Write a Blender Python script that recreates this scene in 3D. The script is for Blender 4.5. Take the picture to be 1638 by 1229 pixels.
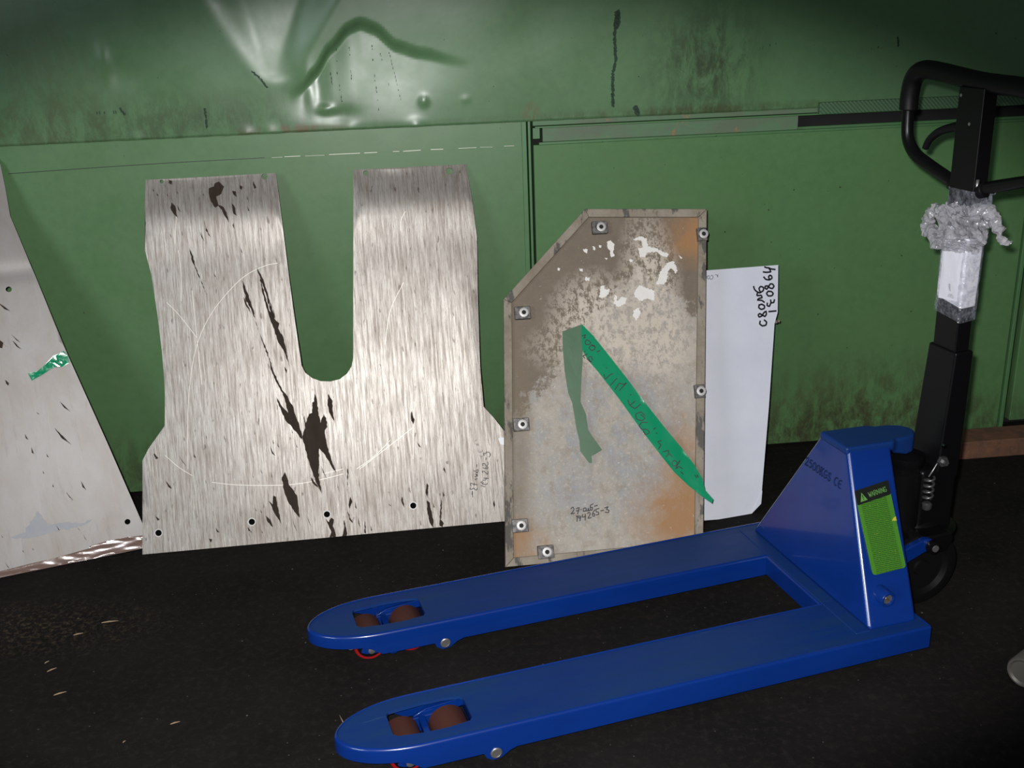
import bpy, bmesh, math, random
from mathutils import Vector, Matrix, noise
from mathutils.geometry import delaunay_2d_cdt

for o_ in list(bpy.data.objects):
    bpy.data.objects.remove(o_, do_unlink=True)
scene = bpy.context.scene
COL = scene.collection

# ------------------------------------------------------------------ camera
CAM_H, PITCH, ROLL, FPX = 1.38068, 0.35007, -0.03637, 1702.4
cam_data = bpy.data.cameras.new('camera')
cam_data.sensor_fit = 'HORIZONTAL'
cam_data.sensor_width = 36.0
cam_data.lens = FPX * 36.0 / 1638.0
cam_data.clip_start = 0.05
camera = bpy.data.objects.new('camera', cam_data)
COL.objects.link(camera)
fw = Vector((0, math.cos(PITCH), -math.sin(PITCH)))
up = Vector((0, math.sin(PITCH), math.cos(PITCH)))
rt = Vector((1, 0, 0))
cr, sr = math.cos(ROLL), math.sin(ROLL)
R_ = cr * rt + sr * up
U_ = -sr * rt + cr * up
camera.matrix_world = Matrix(((R_.x, U_.x, -fw.x, 0), (R_.y, U_.y, -fw.y, 0), (R_.z, U_.z, -fw.z, CAM_H), (0, 0, 0, 1)))
scene.camera = camera

# ------------------------------------------------------------------ world: a dim hall
world = bpy.data.worlds.new('world')
scene.world = world
world.use_nodes = True
bgn = world.node_tree.nodes['Background']
bgn.inputs[0].default_value = (1.0, 0.74, 0.86, 1)
bgn.inputs[1].default_value = 0.03

# ------------------------------------------------------------------ lights
def aim(o, target):
    o.rotation_euler = (Vector(target) - o.location).to_track_quat('-Z', 'Y').to_euler()

fl = bpy.data.lights.new('camera_flash', 'SPOT')        # the camera's own flash, just left of and above the lens
fl.energy = 275
fl.color = (1.0, 0.99, 0.985)
fl.spot_size = math.radians(49)
fl.spot_blend = 0.42
fl.shadow_soft_size = 0.018
flash = bpy.data.objects.new('camera_flash', fl)
COL.objects.link(flash)
flash.location = (-0.05, -0.02, CAM_H + 0.055)
aim(flash, (-0.16, 2.75, 0.245))
flash.scale = (1.72, 1.0, 1.0)                           # the rectangular flash tube throws a wide, low beam

wl = bpy.data.lights.new('hall_window_light', 'AREA')    # daylight from a hall window far to the left
wl.shape = 'RECTANGLE'
wl.size, wl.size_y = 1.6, 1.6
wl.energy = 75
wl.color = (0.80, 0.91, 1.0)
win = bpy.data.objects.new('hall_window_light', wl)
COL.objects.link(win)
win.location = (-3.3, -1.7, 2.3)
aim(win, (-0.6, 2.9, 0.6))

vs = scene.view_settings
vs.view_transform = 'Standard'
vs.look = 'None'
vs.exposure = 0.0
vs.gamma = 1.0
vs.use_curve_mapping = False

# ------------------------------------------------------------------ outlines in metres, each in its own sheet's frame
D = {
 'F_M': [[-1.00894,2.54574,0.0],[0.99292,0.11875,-0.0],[-0.11137,0.93128,-0.34686],[-0.04119,0.3444,0.93792]],
 'F_C': [[-0.03482,2.40887,0.0],[0.99393,0.11003,0.0],[-0.09855,0.89025,-0.44467],[-0.04893,0.44198,0.89569]],
 'F_B': [[0.51412,2.61483,0.0],[0.96286,0.27,0.0],[-0.2542,0.90653,-0.33702],[-0.091,0.32451,0.9415]],
 'F_L': [[-1.35198,2.44888,0.0],[0.92909,0.36987,0.0],[-0.34475,0.866,-0.3622],[-0.13396,0.33651,0.9321]],
 'F_W': [[0.0,3.03059,0.0],[0.99558,0.09388,0.0],[-0.09388,0.99558,-0.0],[0.0,0.0,1.0]],
 'M_out': [(0.0807,1.0099),(0.4272,1.0091),(0.4311,0.9655),(0.437,0.8406),(0.4426,0.7111),(0.4498,0.5907),(0.4563,0.4979),(0.4575,0.4775),(0.4659,0.4566),(0.4838,0.4404),(0.5058,0.4304),(0.532,0.4275),(0.558,0.432),(0.5792,0.4461),(0.5926,0.4646),(0.5989,0.4873),(0.6215,0.7829),(0.6387,1.0068),(0.9505,1.0067),(0.9559,0.9547),(0.9605,0.8932),(0.9654,0.7988),(0.9571,0.6676),(0.9462,0.4427),(0.9474,0.3251),(0.9749,0.29),(1.0045,0.2452),(1.0168,0.2206),(0.9989,-0.0076),(0.4881,-0.0042),(-0.0018,-0.0001),(0.0172,0.2538),(0.0353,0.2841),(0.0819,0.342),(0.087,0.398),(0.0902,0.4523),(0.0899,0.5433),(0.0849,0.6529),(0.0774,0.7535),(0.0663,0.8178)],
 'M_holes': [(0.1225,1.0029),(0.397,1.0013),(0.6719,0.9957),(0.9035,0.9891),(0.0446,0.0554),(0.2924,0.0627),(0.4947,0.0648),(0.7314,0.0676)],
 'M_stains': [[(0.2461,0.9761),(0.26,0.9805),(0.2623,0.989),(0.2745,0.9936),(0.287,0.979),(0.2786,0.9586),(0.2646,0.9524),(0.2696,0.9279),(0.2827,0.9219),(0.2899,0.9058),(0.2946,0.8777),(0.2872,0.8921),(0.2786,0.9134),(0.2694,0.9261),(0.2606,0.9214),(0.2501,0.9394),(0.2464,0.957)],[(0.146,0.9437),(0.1552,0.9328),(0.1595,0.8997),(0.1502,0.9106),(0.1422,0.9284)],[(0.3054,0.931),(0.3144,0.9148),(0.3163,0.8956),(0.3083,0.9013)],[(0.3661,0.9902),(0.3731,0.9706),(0.3678,0.9674),(0.3646,0.9798)],[(0.308,0.9656),(0.318,0.9633),(0.3192,0.9476),(0.3106,0.955)],[(0.3295,0.98),(0.336,0.9762),(0.3336,0.9659),(0.3289,0.9714)],[(0.1423,1.0061),(0.1504,1.0022),(0.1479,0.992),(0.1416,0.9975)],[(0.2294,0.8886),(0.2329,0.8676),(0.247,0.8303),(0.2307,0.8608)],[(0.2154,0.86),(0.2251,0.8317),(0.2176,0.8442)],[(0.1841,0.8152),(0.1919,0.7939),(0.1937,0.773),(0.2208,0.6847),(0.1875,0.7803)],[(0.3152,0.7235),(0.3233,0.6951),(0.3397,0.6418),(0.3427,0.6141),(0.3334,0.6492),(0.3182,0.6954)],[(0.3583,0.752),(0.3729,0.7197),(0.3831,0.6737),(0.3973,0.6134),(0.3794,0.6704),(0.3635,0.7307)],[(0.1605,0.9359),(0.1689,0.913),(0.1628,0.922)],[(0.3064,0.877),(0.3068,0.8596),(0.3032,0.8703)],[(0.2423,0.7456),(0.2481,0.7331),(0.2449,0.735)],[(0.3184,0.8102),(0.3238,0.7925),(0.3202,0.7979)],[(0.4102,0.7835),(0.4138,0.7623),(0.4109,0.7695)],[(0.2301,0.9648),(0.2328,0.957),(0.2305,0.9572)],[(0.1079,0.9718),(0.1123,0.9639),(0.109,0.9641)],[(0.1352,0.9702),(0.1378,0.9597),(0.1353,0.9626)],[(0.0988,0.9844),(0.1015,0.9763),(0.0989,0.9775)],[(0.1617,0.9739),(0.1645,0.9668),(0.1619,0.9677)],[(0.3471,0.9198),(0.3511,0.9057),(0.3475,0.9076)],[(0.3475,0.9477),(0.3491,0.9371),(0.3465,0.939)],[(0.3166,0.6747),(0.3267,0.6497),(0.335,0.6247),(0.3202,0.6536)],[(0.3621,0.7462),(0.3691,0.7039),(0.3826,0.6333),(0.396,0.608),(0.4072,0.5967),(0.4027,0.5831),(0.4145,0.5578),(0.4192,0.5295),(0.4254,0.475),(0.4174,0.5053),(0.4119,0.5231),(0.3998,0.5449),(0.3894,0.5875),(0.3813,0.616),(0.3711,0.662),(0.3657,0.7042)],[(0.3745,0.7071),(0.3844,0.6576),(0.3963,0.6114),(0.3898,0.6154),(0.3796,0.6614)],[(0.3159,0.7214),(0.3285,0.6858),(0.3375,0.6469),(0.3431,0.6082),(0.3353,0.6401),(0.3205,0.6689),(0.3251,0.686)],[(0.3431,0.6082),(0.3538,0.5692),(0.3705,0.5192),(0.3723,0.4981),(0.3602,0.5408),(0.3495,0.5799)],[(0.3731,0.5085),(0.3804,0.4697),(0.4003,0.4158),(0.4158,0.3937),(0.4089,0.3942),(0.3966,0.4126),(0.3837,0.445),(0.3739,0.4736)],[(0.4119,0.4777),(0.4179,0.4668),(0.4155,0.4583),(0.4119,0.469)],[(0.3815,0.4057),(0.393,0.3769),(0.4116,0.351),(0.4045,0.3934),(0.4002,0.4042),(0.4116,0.3964),(0.4251,0.3709),(0.4315,0.3425),(0.4397,0.3139),(0.4446,0.289),(0.4436,0.2752),(0.4189,0.3121),(0.4032,0.3308),(0.3934,0.3595),(0.385,0.3845)],[(0.4554,0.3405),(0.4573,0.3194),(0.4677,0.3431),(0.4765,0.3458),(0.4786,0.3736),(0.484,0.3767),(0.4873,0.3974),(0.4926,0.376),(0.4936,0.3445),(0.4967,0.3162),(0.5071,0.3399),(0.5132,0.3289),(0.5147,0.3043),(0.5071,0.2944),(0.5105,0.2486),(0.5208,0.2022),(0.5321,0.1698),(0.5168,0.1956),(0.502,0.2283),(0.4879,0.247),(0.4845,0.2018),(0.4801,0.1673),(0.4854,0.1231),(0.4722,0.154),(0.4643,0.1861),(0.4536,0.2254),(0.4494,0.2607),(0.4441,0.2821),(0.4545,0.3057),(0.4522,0.3338)],[(0.3908,0.1907),(0.395,0.1781),(0.4,0.1533),(0.4183,0.1238),(0.4196,0.0958),(0.4205,0.0626),(0.4081,0.0794),(0.3932,0.1086),(0.3839,0.1443),(0.3812,0.1759)],[(0.3554,0.1294),(0.3619,0.1253),(0.3635,0.1008),(0.3714,0.0479),(0.358,0.0735),(0.3408,0.1168),(0.3519,0.1054)],[(0.3309,0.076),(0.342,0.0645),(0.3472,0.0432),(0.3347,0.0582)],[(0.4903,0.0527),(0.4982,0.0433),(0.506,0.0548),(0.5125,0.049),(0.5077,0.0319),(0.5133,0.0139),(0.5139,-0.0002),(0.4968,0.0014),(0.503,0.0149),(0.4945,0.0401)],[(0.5392,0.0588),(0.5421,0.0287),(0.5457,0.0074),(0.5433,-0.0011),(0.5312,-0.0),(0.5381,0.0221)],[(0.5234,0.3946),(0.5338,0.3728),(0.5319,0.3484),(0.5361,0.313),(0.5243,0.3385),(0.5192,0.3634)],[(0.3556,0.2668),(0.3686,0.2361),(0.3607,0.2438)],[(0.5505,0.07),(0.5633,0.0338),(0.5538,0.0452)],[(0.562,0.1076),(0.5661,0.0932),(0.5577,0.0746),(0.5552,0.0871)],[(0.4597,0.1708),(0.4751,0.1467),(0.4794,0.1359),(0.4619,0.1549)],[(0.5276,0.1561),(0.5334,0.1189),(0.5295,0.135)],[(0.4893,0.1979),(0.5021,0.1619),(0.4932,0.1801)],[(0.5601,0.1954),(0.5619,0.1742),(0.5562,0.1221),(0.5563,0.1466)],[(0.5733,0.096),(0.5766,0.0712),(0.5728,0.0768)],[(0.5784,0.05),(0.5824,0.0198),(0.5778,0.0325)],[(0.4,0.0627),(0.4123,0.0215),(0.4051,0.0396)],[(0.4069,0.0638),(0.4273,0.0166),(0.4171,0.0402)],[(0.44,0.0695),(0.4508,0.0319),(0.4442,0.0482)],[(0.5971,0.0448),(0.5963,0.0027),(0.5923,0.0048)],[(0.6111,0.0224),(0.6136,0.0099),(0.6107,0.0084)],[(0.3765,0.272),(0.3812,0.2577),(0.3774,0.2615)],[(0.3646,0.2817),(0.3684,0.2692),(0.3652,0.2712)],[(0.4177,0.3052),(0.4209,0.2927),(0.4181,0.2965)],[(0.4273,0.2643),(0.4299,0.2536),(0.4273,0.2556)],[(0.326,0.205),(0.3311,0.1906),(0.3279,0.1944)],[(0.3536,0.1956),(0.3571,0.1745),(0.3543,0.1817)],[(0.2858,0.0419),(0.2902,0.0328),(0.2869,0.0349)],[(0.316,0.0374),(0.3198,0.029),(0.3172,0.0303)],[(0.3038,0.101),(0.3081,0.0902),(0.3056,0.0922)],[(0.3163,0.0947),(0.3223,0.0837),(0.3184,0.0868)],[(0.7696,0.0796),(0.7775,0.0721),(0.7793,0.0516),(0.7839,0.024),(0.7818,-0.003),(0.7719,0.0217),(0.7689,0.0491)],[(0.8091,0.0863),(0.8109,0.0657),(0.8041,0.0221),(0.8118,0.0112),(0.8075,-0.0003),(0.7994,0.0056),(0.8045,0.0493)],[(0.7732,0.1268),(0.7778,0.1196),(0.7719,0.0879),(0.7678,0.1001)],[(0.8243,0.1734),(0.8291,0.1474),(0.8216,0.16)],[(0.7007,0.1061),(0.7075,0.0631),(0.7003,0.079)],[(0.9558,0.063),(0.9582,0.0491),(0.9543,0.0426),(0.9527,0.053)],[(0.7466,0.3293),(0.7532,0.305),(0.7486,0.2901),(0.7434,0.3092)],[(0.8152,0.0993),(0.8195,0.0888),(0.8157,0.084)],[(0.7859,0.0714),(0.7899,0.0574),(0.7865,0.0577)],[(0.8967,0.0955),(0.8985,0.0749),(0.8949,0.0855)],[(0.7552,0.2438),(0.7657,0.2259),(0.7592,0.2298)],[(0.6304,0.1528),(0.6349,0.1372),(0.632,0.1425)],[(0.6634,0.0806),(0.6711,0.0715),(0.6669,0.0735)],[(0.6104,0.0229),(0.6138,0.0108),(0.6114,0.0144)],[(0.0475,0.2712),(0.0596,0.2566),(0.0524,0.2536)],[(0.0393,0.1022),(0.05,0.0921),(0.0453,0.088)],[(0.1753,0.0278),(0.184,0.0251),(0.1798,0.0164)],[(0.0712,0.1993),(0.0885,0.1705),(0.08,0.1758)],[(0.1128,0.2594),(0.1325,0.2258),(0.122,0.2404)],[(0.2798,0.051),(0.2878,0.0384),(0.2816,0.0389)],[(0.1528,0.2605),(0.1581,0.2482),(0.153,0.2514)],[(0.1952,0.0561),(0.2048,0.0415),(0.1979,0.0439)]],
 'M_scr': [[(0.4147,0.7609),(0.3827,0.7565),(0.3363,0.7383),(0.2935,0.7072),(0.2401,0.6513),(0.2049,0.5988),(0.178,0.5368),(0.1586,0.4562),(0.1456,0.366),(0.1348,0.2211)],[(0.0777,0.2623),(0.1105,0.2277),(0.144,0.202)],[(0.1956,0.1793),(0.2661,0.1658),(0.3912,0.1549),(0.4733,0.1597),(0.5472,0.1717)],[(0.5847,0.1824),(0.6328,0.2108),(0.6822,0.2531)],[(0.7527,0.6859),(0.7097,0.6095),(0.6888,0.5179)],[(0.7723,0.8808),(0.7585,0.8583),(0.7545,0.8305)],[(0.1567,0.9034),(0.1468,0.831)],[(0.1543,0.8123),(0.1559,0.7392),(0.1511,0.6757)],[(0.1815,0.701),(0.1852,0.5729),(0.1889,0.4447)],[(0.1129,0.6737),(0.1414,0.6398),(0.1852,0.5729)],[(0.7496,0.2848),(0.5938,0.1816)],[(0.7568,0.3542),(0.7499,0.2895),(0.7409,0.1969)],[(0.4928,0.1764),(0.5483,0.1855)]],
 'M_white': [(0.9812,0.2335),(0.99,0.2362),(0.9974,0.2339),(0.9958,0.2135),(0.9851,0.2178)],
 'M_text': [[(0.8978,0.093),(0.8973,0.0761)],[(0.8932,0.1033),(0.8915,0.0995),(0.8958,0.0981),(0.9021,0.1016),(0.9047,0.0974),(0.9095,0.0949),(0.912,0.1007)],[(0.8945,0.1072),(0.8942,0.1162),(0.9019,0.1125),(0.9127,0.1096)],[(0.9036,0.1084),(0.9051,0.1152)],[(0.9107,0.1227),(0.9079,0.1259),(0.912,0.1272),(0.914,0.1264)],[(0.9103,0.1307),(0.9086,0.1338),(0.9166,0.1341),(0.9109,0.1376),(0.9169,0.1381),(0.91,0.1397)],[(0.9173,0.143),(0.9104,0.144),(0.9175,0.146),(0.9187,0.1489),(0.917,0.152),(0.9128,0.1494),(0.9087,0.1478),(0.9058,0.15)],[(0.9145,0.1592),(0.9155,0.1661)],[(0.9224,0.1068),(0.934,0.1018)],[(0.9259,0.1124),(0.9232,0.1166),(0.9282,0.1172),(0.9288,0.1122),(0.9267,0.1104),(0.9385,0.1083),(0.9408,0.1121)],[(0.9285,0.1212),(0.9376,0.1214),(0.939,0.1272)],[(0.932,0.1268),(0.9448,0.1247)],[(0.9312,0.1418),(0.9295,0.146),(0.9344,0.1455),(0.9437,0.1358),(0.9454,0.1446)],[(0.9312,0.1558),(0.938,0.1532),(0.9449,0.1516),(0.9463,0.1565),(0.9414,0.1579),(0.9401,0.154)],[(0.9326,0.1606),(0.9322,0.1677),(0.939,0.1661),(0.9387,0.1621),(0.9446,0.1606),(0.948,0.1653),(0.9464,0.1704)],[(0.9419,0.1768),(0.9433,0.1826)],[(0.9378,0.1891),(0.9374,0.1961),(0.9432,0.1936),(0.9446,0.1985),(0.9534,0.1967),(0.9559,0.1896),(0.9514,0.184)]],
 'M_text2': [[(0.9185,0.2236),(0.9201,0.2185),(0.9226,0.2238),(0.9251,0.2181)],[(0.9242,0.2062),(0.9229,0.2023),(0.9276,0.1989),(0.9338,0.2014),(0.9332,0.2064)],[(0.9258,0.1891),(0.9337,0.1874)],[(0.9293,0.1818),(0.9287,0.1879)],[(0.9161,0.2307),(0.9184,0.2341),(0.9207,0.2334)]],
 'C_out': [(0.0,0.0),(0.0542,0.6969),(0.2943,0.9278),(0.6279,0.9083),(0.5201,-0.0001)],
 'C_tabs': [(0.3285,0.8739),(0.6064,0.838),(0.1008,0.6567),(0.072,0.3628),(0.0462,0.1031),(0.1068,0.0303),(0.5542,0.4139)],
 'C_tape1': [(0.2535,0.6149),(0.2818,0.5806),(0.3142,0.5321),(0.3587,0.4643),(0.4067,0.3873),(0.4551,0.3149),(0.4875,0.269),(0.5153,0.2236),(0.5343,0.1835),(0.5381,0.1537),(0.5571,0.1273),(0.5528,0.1172),(0.5293,0.1364),(0.4956,0.1686),(0.4623,0.2053),(0.4302,0.2532),(0.3902,0.3155),(0.3347,0.4088),(0.2864,0.4834),(0.2599,0.5198),(0.2489,0.546),(0.2496,0.5828)],
 'C_tape2': [(0.2012,0.5991),(0.2534,0.614),(0.2555,0.5963),(0.2473,0.5185),(0.2376,0.455),(0.2316,0.4098),(0.2432,0.377),(0.2449,0.336),(0.2526,0.3209),(0.2771,0.2801),(0.2474,0.2658),(0.247,0.2478),(0.239,0.2498),(0.2192,0.2816),(0.2201,0.3063),(0.2153,0.3384),(0.2102,0.4068),(0.2016,0.4371),(0.1977,0.4945),(0.1981,0.5496)],
 'C_tapetext': [[(0.273,0.5163),(0.2707,0.5257),(0.2633,0.5253),(0.2649,0.5132),(0.2703,0.5119),(0.2583,0.5211)],[(0.2608,0.5333),(0.2489,0.5295),(0.2529,0.5233)],[(0.2546,0.5416),(0.2554,0.5397)],[(0.2866,0.5374),(0.2948,0.5405)],[(0.2811,0.5526),(0.2721,0.5555),(0.2669,0.549),(0.2731,0.5416),(0.2818,0.5456),(0.2834,0.5524),(0.2746,0.5576)],[(0.2716,0.5648),(0.2644,0.5713),(0.2581,0.568),(0.2587,0.5597),(0.2677,0.5581),(0.2729,0.5633)],[(0.2515,0.5824),(0.2611,0.5854),(0.2556,0.5765),(0.2604,0.578)],[(0.3079,0.494),(0.3091,0.4921)],[(0.3002,0.4767),(0.3017,0.4637),(0.3152,0.4742),(0.3233,0.4768)],[(0.314,0.4467),(0.3327,0.4637)],[(0.3252,0.4345),(0.3384,0.4509),(0.3472,0.4466),(0.3567,0.4491)],[(0.3365,0.4313),(0.3568,0.4495)],[(0.3644,0.4187),(0.3661,0.4167)],[(0.357,0.4046),(0.3602,0.3906),(0.375,0.3996)],[(0.3602,0.3906),(0.3731,0.3805),(0.389,0.3907)],[(0.398,0.3603),(0.3883,0.3702),(0.374,0.3658),(0.375,0.353),(0.3883,0.3474),(0.3973,0.3535),(0.3876,0.3634)],[(0.4026,0.3417),(0.3879,0.3429),(0.3801,0.3344),(0.3861,0.3248),(0.3998,0.3237),(0.4058,0.3141),(0.3939,0.3105),(0.3902,0.3199)],[(0.4168,0.3224),(0.4233,0.3264)],[(0.4233,0.3127),(0.4249,0.3108)],[(0.4345,0.2914),(0.425,0.2889),(0.4325,0.2802),(0.4244,0.2695)],[(0.4375,0.2616),(0.4517,0.2641),(0.4495,0.2561)],[(0.443,0.2475),(0.4531,0.2558),(0.4591,0.2462)],[(0.4577,0.2328),(0.4628,0.2369),(0.4715,0.2316),(0.4683,0.2228),(0.4582,0.2237),(0.4577,0.2328)],[(0.4789,0.2356),(0.465,0.214),(0.4749,0.22),(0.4835,0.2134)],[(0.4781,0.2062),(0.4843,0.1989)],[(0.5154,0.194),(0.5179,0.187)],[(0.5209,0.1936),(0.5226,0.1876)]],
 'C_text': [[(0.1838,0.1344),(0.1888,0.1385),(0.192,0.1337),(0.1887,0.1273),(0.1826,0.1211),(0.1919,0.1225)],[(0.1974,0.1333),(0.2059,0.1361),(0.1998,0.1196)],[(0.1969,0.1279),(0.2043,0.1282)],[(0.2095,0.1304),(0.2108,0.1294)],[(0.2226,0.1334),(0.2166,0.1325),(0.2159,0.125),(0.2219,0.1258)],[(0.2238,0.1319),(0.2232,0.1252),(0.2279,0.1262),(0.2294,0.1328),(0.2296,0.1251),(0.2334,0.1266)],[(0.2431,0.1419),(0.2359,0.139),(0.2344,0.1279),(0.2388,0.1261),(0.2404,0.1332),(0.2354,0.1336)],[(0.2457,0.1359),(0.2541,0.1374)],[(0.1956,0.1132),(0.199,0.1152),(0.1967,0.1011)],[(0.2069,0.1123),(0.2026,0.1149),(0.2012,0.1096),(0.2066,0.1092),(0.2075,0.1136),(0.2045,0.1013)],[(0.2128,0.1171),(0.2113,0.1105),(0.2196,0.1112)],[(0.2202,0.1178),(0.2183,0.1023)],[(0.2257,0.1183),(0.2306,0.1214),(0.2334,0.1167),(0.226,0.1061),(0.2353,0.1076)],[(0.2462,0.1268),(0.2395,0.1184),(0.2388,0.1109),(0.2438,0.1104),(0.2444,0.1167),(0.2397,0.1162)],[(0.2575,0.129),(0.2495,0.1275),(0.2493,0.1207),(0.2548,0.1203),(0.2551,0.1139),(0.2482,0.1132)],[(0.2614,0.1224),(0.2689,0.1235)],[(0.2726,0.1291),(0.282,0.1314),(0.2768,0.1251),(0.2834,0.1223),(0.2806,0.1162),(0.2729,0.1178)]],
 'C_white': [[(0.346,0.8346),(0.3573,0.8404),(0.3668,0.8268),(0.3606,0.8077),(0.3639,0.7966),(0.3549,0.7928),(0.3525,0.8125),(0.3469,0.8215)],[(0.2802,0.8213),(0.2928,0.8184),(0.2896,0.8078),(0.2824,0.8125)],[(0.3056,0.8263),(0.3126,0.8236),(0.3118,0.815),(0.3069,0.8175)],[(0.3239,0.8295),(0.3311,0.8277),(0.3287,0.8205),(0.3233,0.823)],[(0.4169,0.8389),(0.4359,0.8465),(0.4569,0.8387),(0.4568,0.8169),(0.4758,0.8113),(0.513,0.7916),(0.5079,0.7845),(0.489,0.7909),(0.4812,0.8001),(0.4529,0.7997),(0.4475,0.7892),(0.4322,0.788),(0.4305,0.8142),(0.4437,0.8155),(0.4411,0.8331)],[(0.5062,0.7681),(0.524,0.7713),(0.5321,0.7447),(0.5248,0.7373),(0.5157,0.7544),(0.5062,0.7464),(0.5018,0.725),(0.4916,0.7105),(0.4701,0.7119),(0.482,0.7436)],[(0.3173,0.7154),(0.3282,0.7169),(0.3274,0.7083),(0.3423,0.7073),(0.3366,0.6927),(0.323,0.685),(0.3102,0.6858),(0.3159,0.7005)],[(0.2626,0.7706),(0.2749,0.7655),(0.2743,0.7591),(0.266,0.7618)],[(0.3355,0.7928),(0.344,0.7914),(0.3414,0.7872)],[(0.4038,0.7854),(0.4122,0.7827),(0.4106,0.775),(0.4043,0.7767)],[(0.2074,0.7741),(0.2135,0.7716),(0.2108,0.7653),(0.2059,0.7674)],[(0.4075,0.6923),(0.4225,0.7128),(0.4391,0.7053),(0.4638,0.6928),(0.4612,0.6671),(0.4404,0.675),(0.4226,0.6697),(0.4065,0.6816)],[(0.3537,0.6915),(0.3597,0.6868),(0.3584,0.674),(0.3723,0.6838),(0.3868,0.6786),(0.3789,0.6641),(0.361,0.6567),(0.3491,0.6661)],[(0.5388,0.7878),(0.5489,0.7793),(0.5442,0.7766)],[(0.4007,0.6454),(0.4164,0.6508),(0.4191,0.6356),(0.4065,0.6172),(0.3978,0.6285)],[(0.2793,0.7437),(0.2919,0.7407),(0.2868,0.7325),(0.2777,0.7352)]],
 'B_out': [(-0.1209,0.0162),(-0.0296,0.6924),(0.0934,0.6885),(0.322,0.6814),(0.3019,0.5488),(0.2879,0.5184),(0.2392,0.2908),(0.1774,0.0242),(0.1466,-0.0027),(0.0454,-0.0004)],
 'B_text': [[(0.2784,0.68),(0.2841,0.6774),(0.2912,0.6761),(0.2962,0.6727)],[(0.2724,0.6665),(0.2816,0.6644),(0.296,0.6647),(0.2911,0.6753)],[(0.2962,0.6727),(0.3098,0.6696)],[(0.272,0.6522),(0.2774,0.645),(0.2882,0.6425),(0.2966,0.6459),(0.2965,0.6523),(0.2915,0.6551),(0.2868,0.6512),(0.2889,0.643)],[(0.3,0.6239),(0.2966,0.6295),(0.2898,0.6308),(0.2843,0.6256),(0.2768,0.6172),(0.2718,0.6206),(0.2732,0.6262),(0.2802,0.626),(0.2867,0.6196),(0.2943,0.6173),(0.2998,0.6225)],[(0.279,0.6103),(0.2742,0.6051),(0.2789,0.5979),(0.29,0.5976),(0.2949,0.6029),(0.29,0.6091),(0.2807,0.611)],[(0.2963,0.5854),(0.2928,0.578),(0.2851,0.578),(0.2843,0.5859)],[(0.2842,0.5781),(0.2781,0.5687),(0.2715,0.5717),(0.2731,0.5784)],[(0.2745,0.5541),(0.2971,0.5536)],[(0.2372,0.6291),(0.2391,0.6203),(0.2446,0.614),(0.2535,0.6093),(0.2653,0.6146),(0.2671,0.6231),(0.259,0.6268),(0.2529,0.6217),(0.2553,0.6114)],[(0.2461,0.6089),(0.244,0.6026),(0.2572,0.602),(0.2588,0.5952),(0.2498,0.5942),(0.2436,0.5903),(0.2568,0.5877),(0.264,0.5817)],[(0.2474,0.5764),(0.2448,0.5689),(0.2519,0.5629),(0.2617,0.5647),(0.2632,0.5717),(0.2554,0.5769),(0.2473,0.5758)],[(0.2668,0.5555),(0.2602,0.554),(0.2509,0.5444),(0.2427,0.5424),(0.2404,0.5484),(0.2456,0.5516),(0.2529,0.547),(0.2601,0.5419),(0.2656,0.547),(0.266,0.555)],[(0.2443,0.5307),(0.2417,0.5233),(0.2487,0.5167),(0.26,0.5175),(0.2636,0.5257),(0.2572,0.5322)]],
 'B_print': [[(0.1277,0.6732),(0.1301,0.6724),(0.132,0.6663)],[(0.133,0.6733),(0.132,0.6663)],[(0.1257,0.6743),(0.1262,0.6734)],[(0.1118,0.672),(0.1171,0.6724),(0.1183,0.668),(0.1159,0.6637),(0.1104,0.6623),(0.1092,0.6644)],[(0.102,0.673),(0.1009,0.6647),(0.1067,0.6646),(0.1082,0.671),(0.1042,0.6734),(0.1017,0.6708)],[(0.0987,0.6734),(0.0977,0.6664)]],
 'L_out': [(0.3573,-0.0),(0.3667,0.0672),(0.312,0.3071),(0.2523,0.5567),(0.2111,0.7579),(0.1723,0.94),(0.172,1.0159),(0.1699,1.0801),(0.1665,1.2522)],
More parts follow.
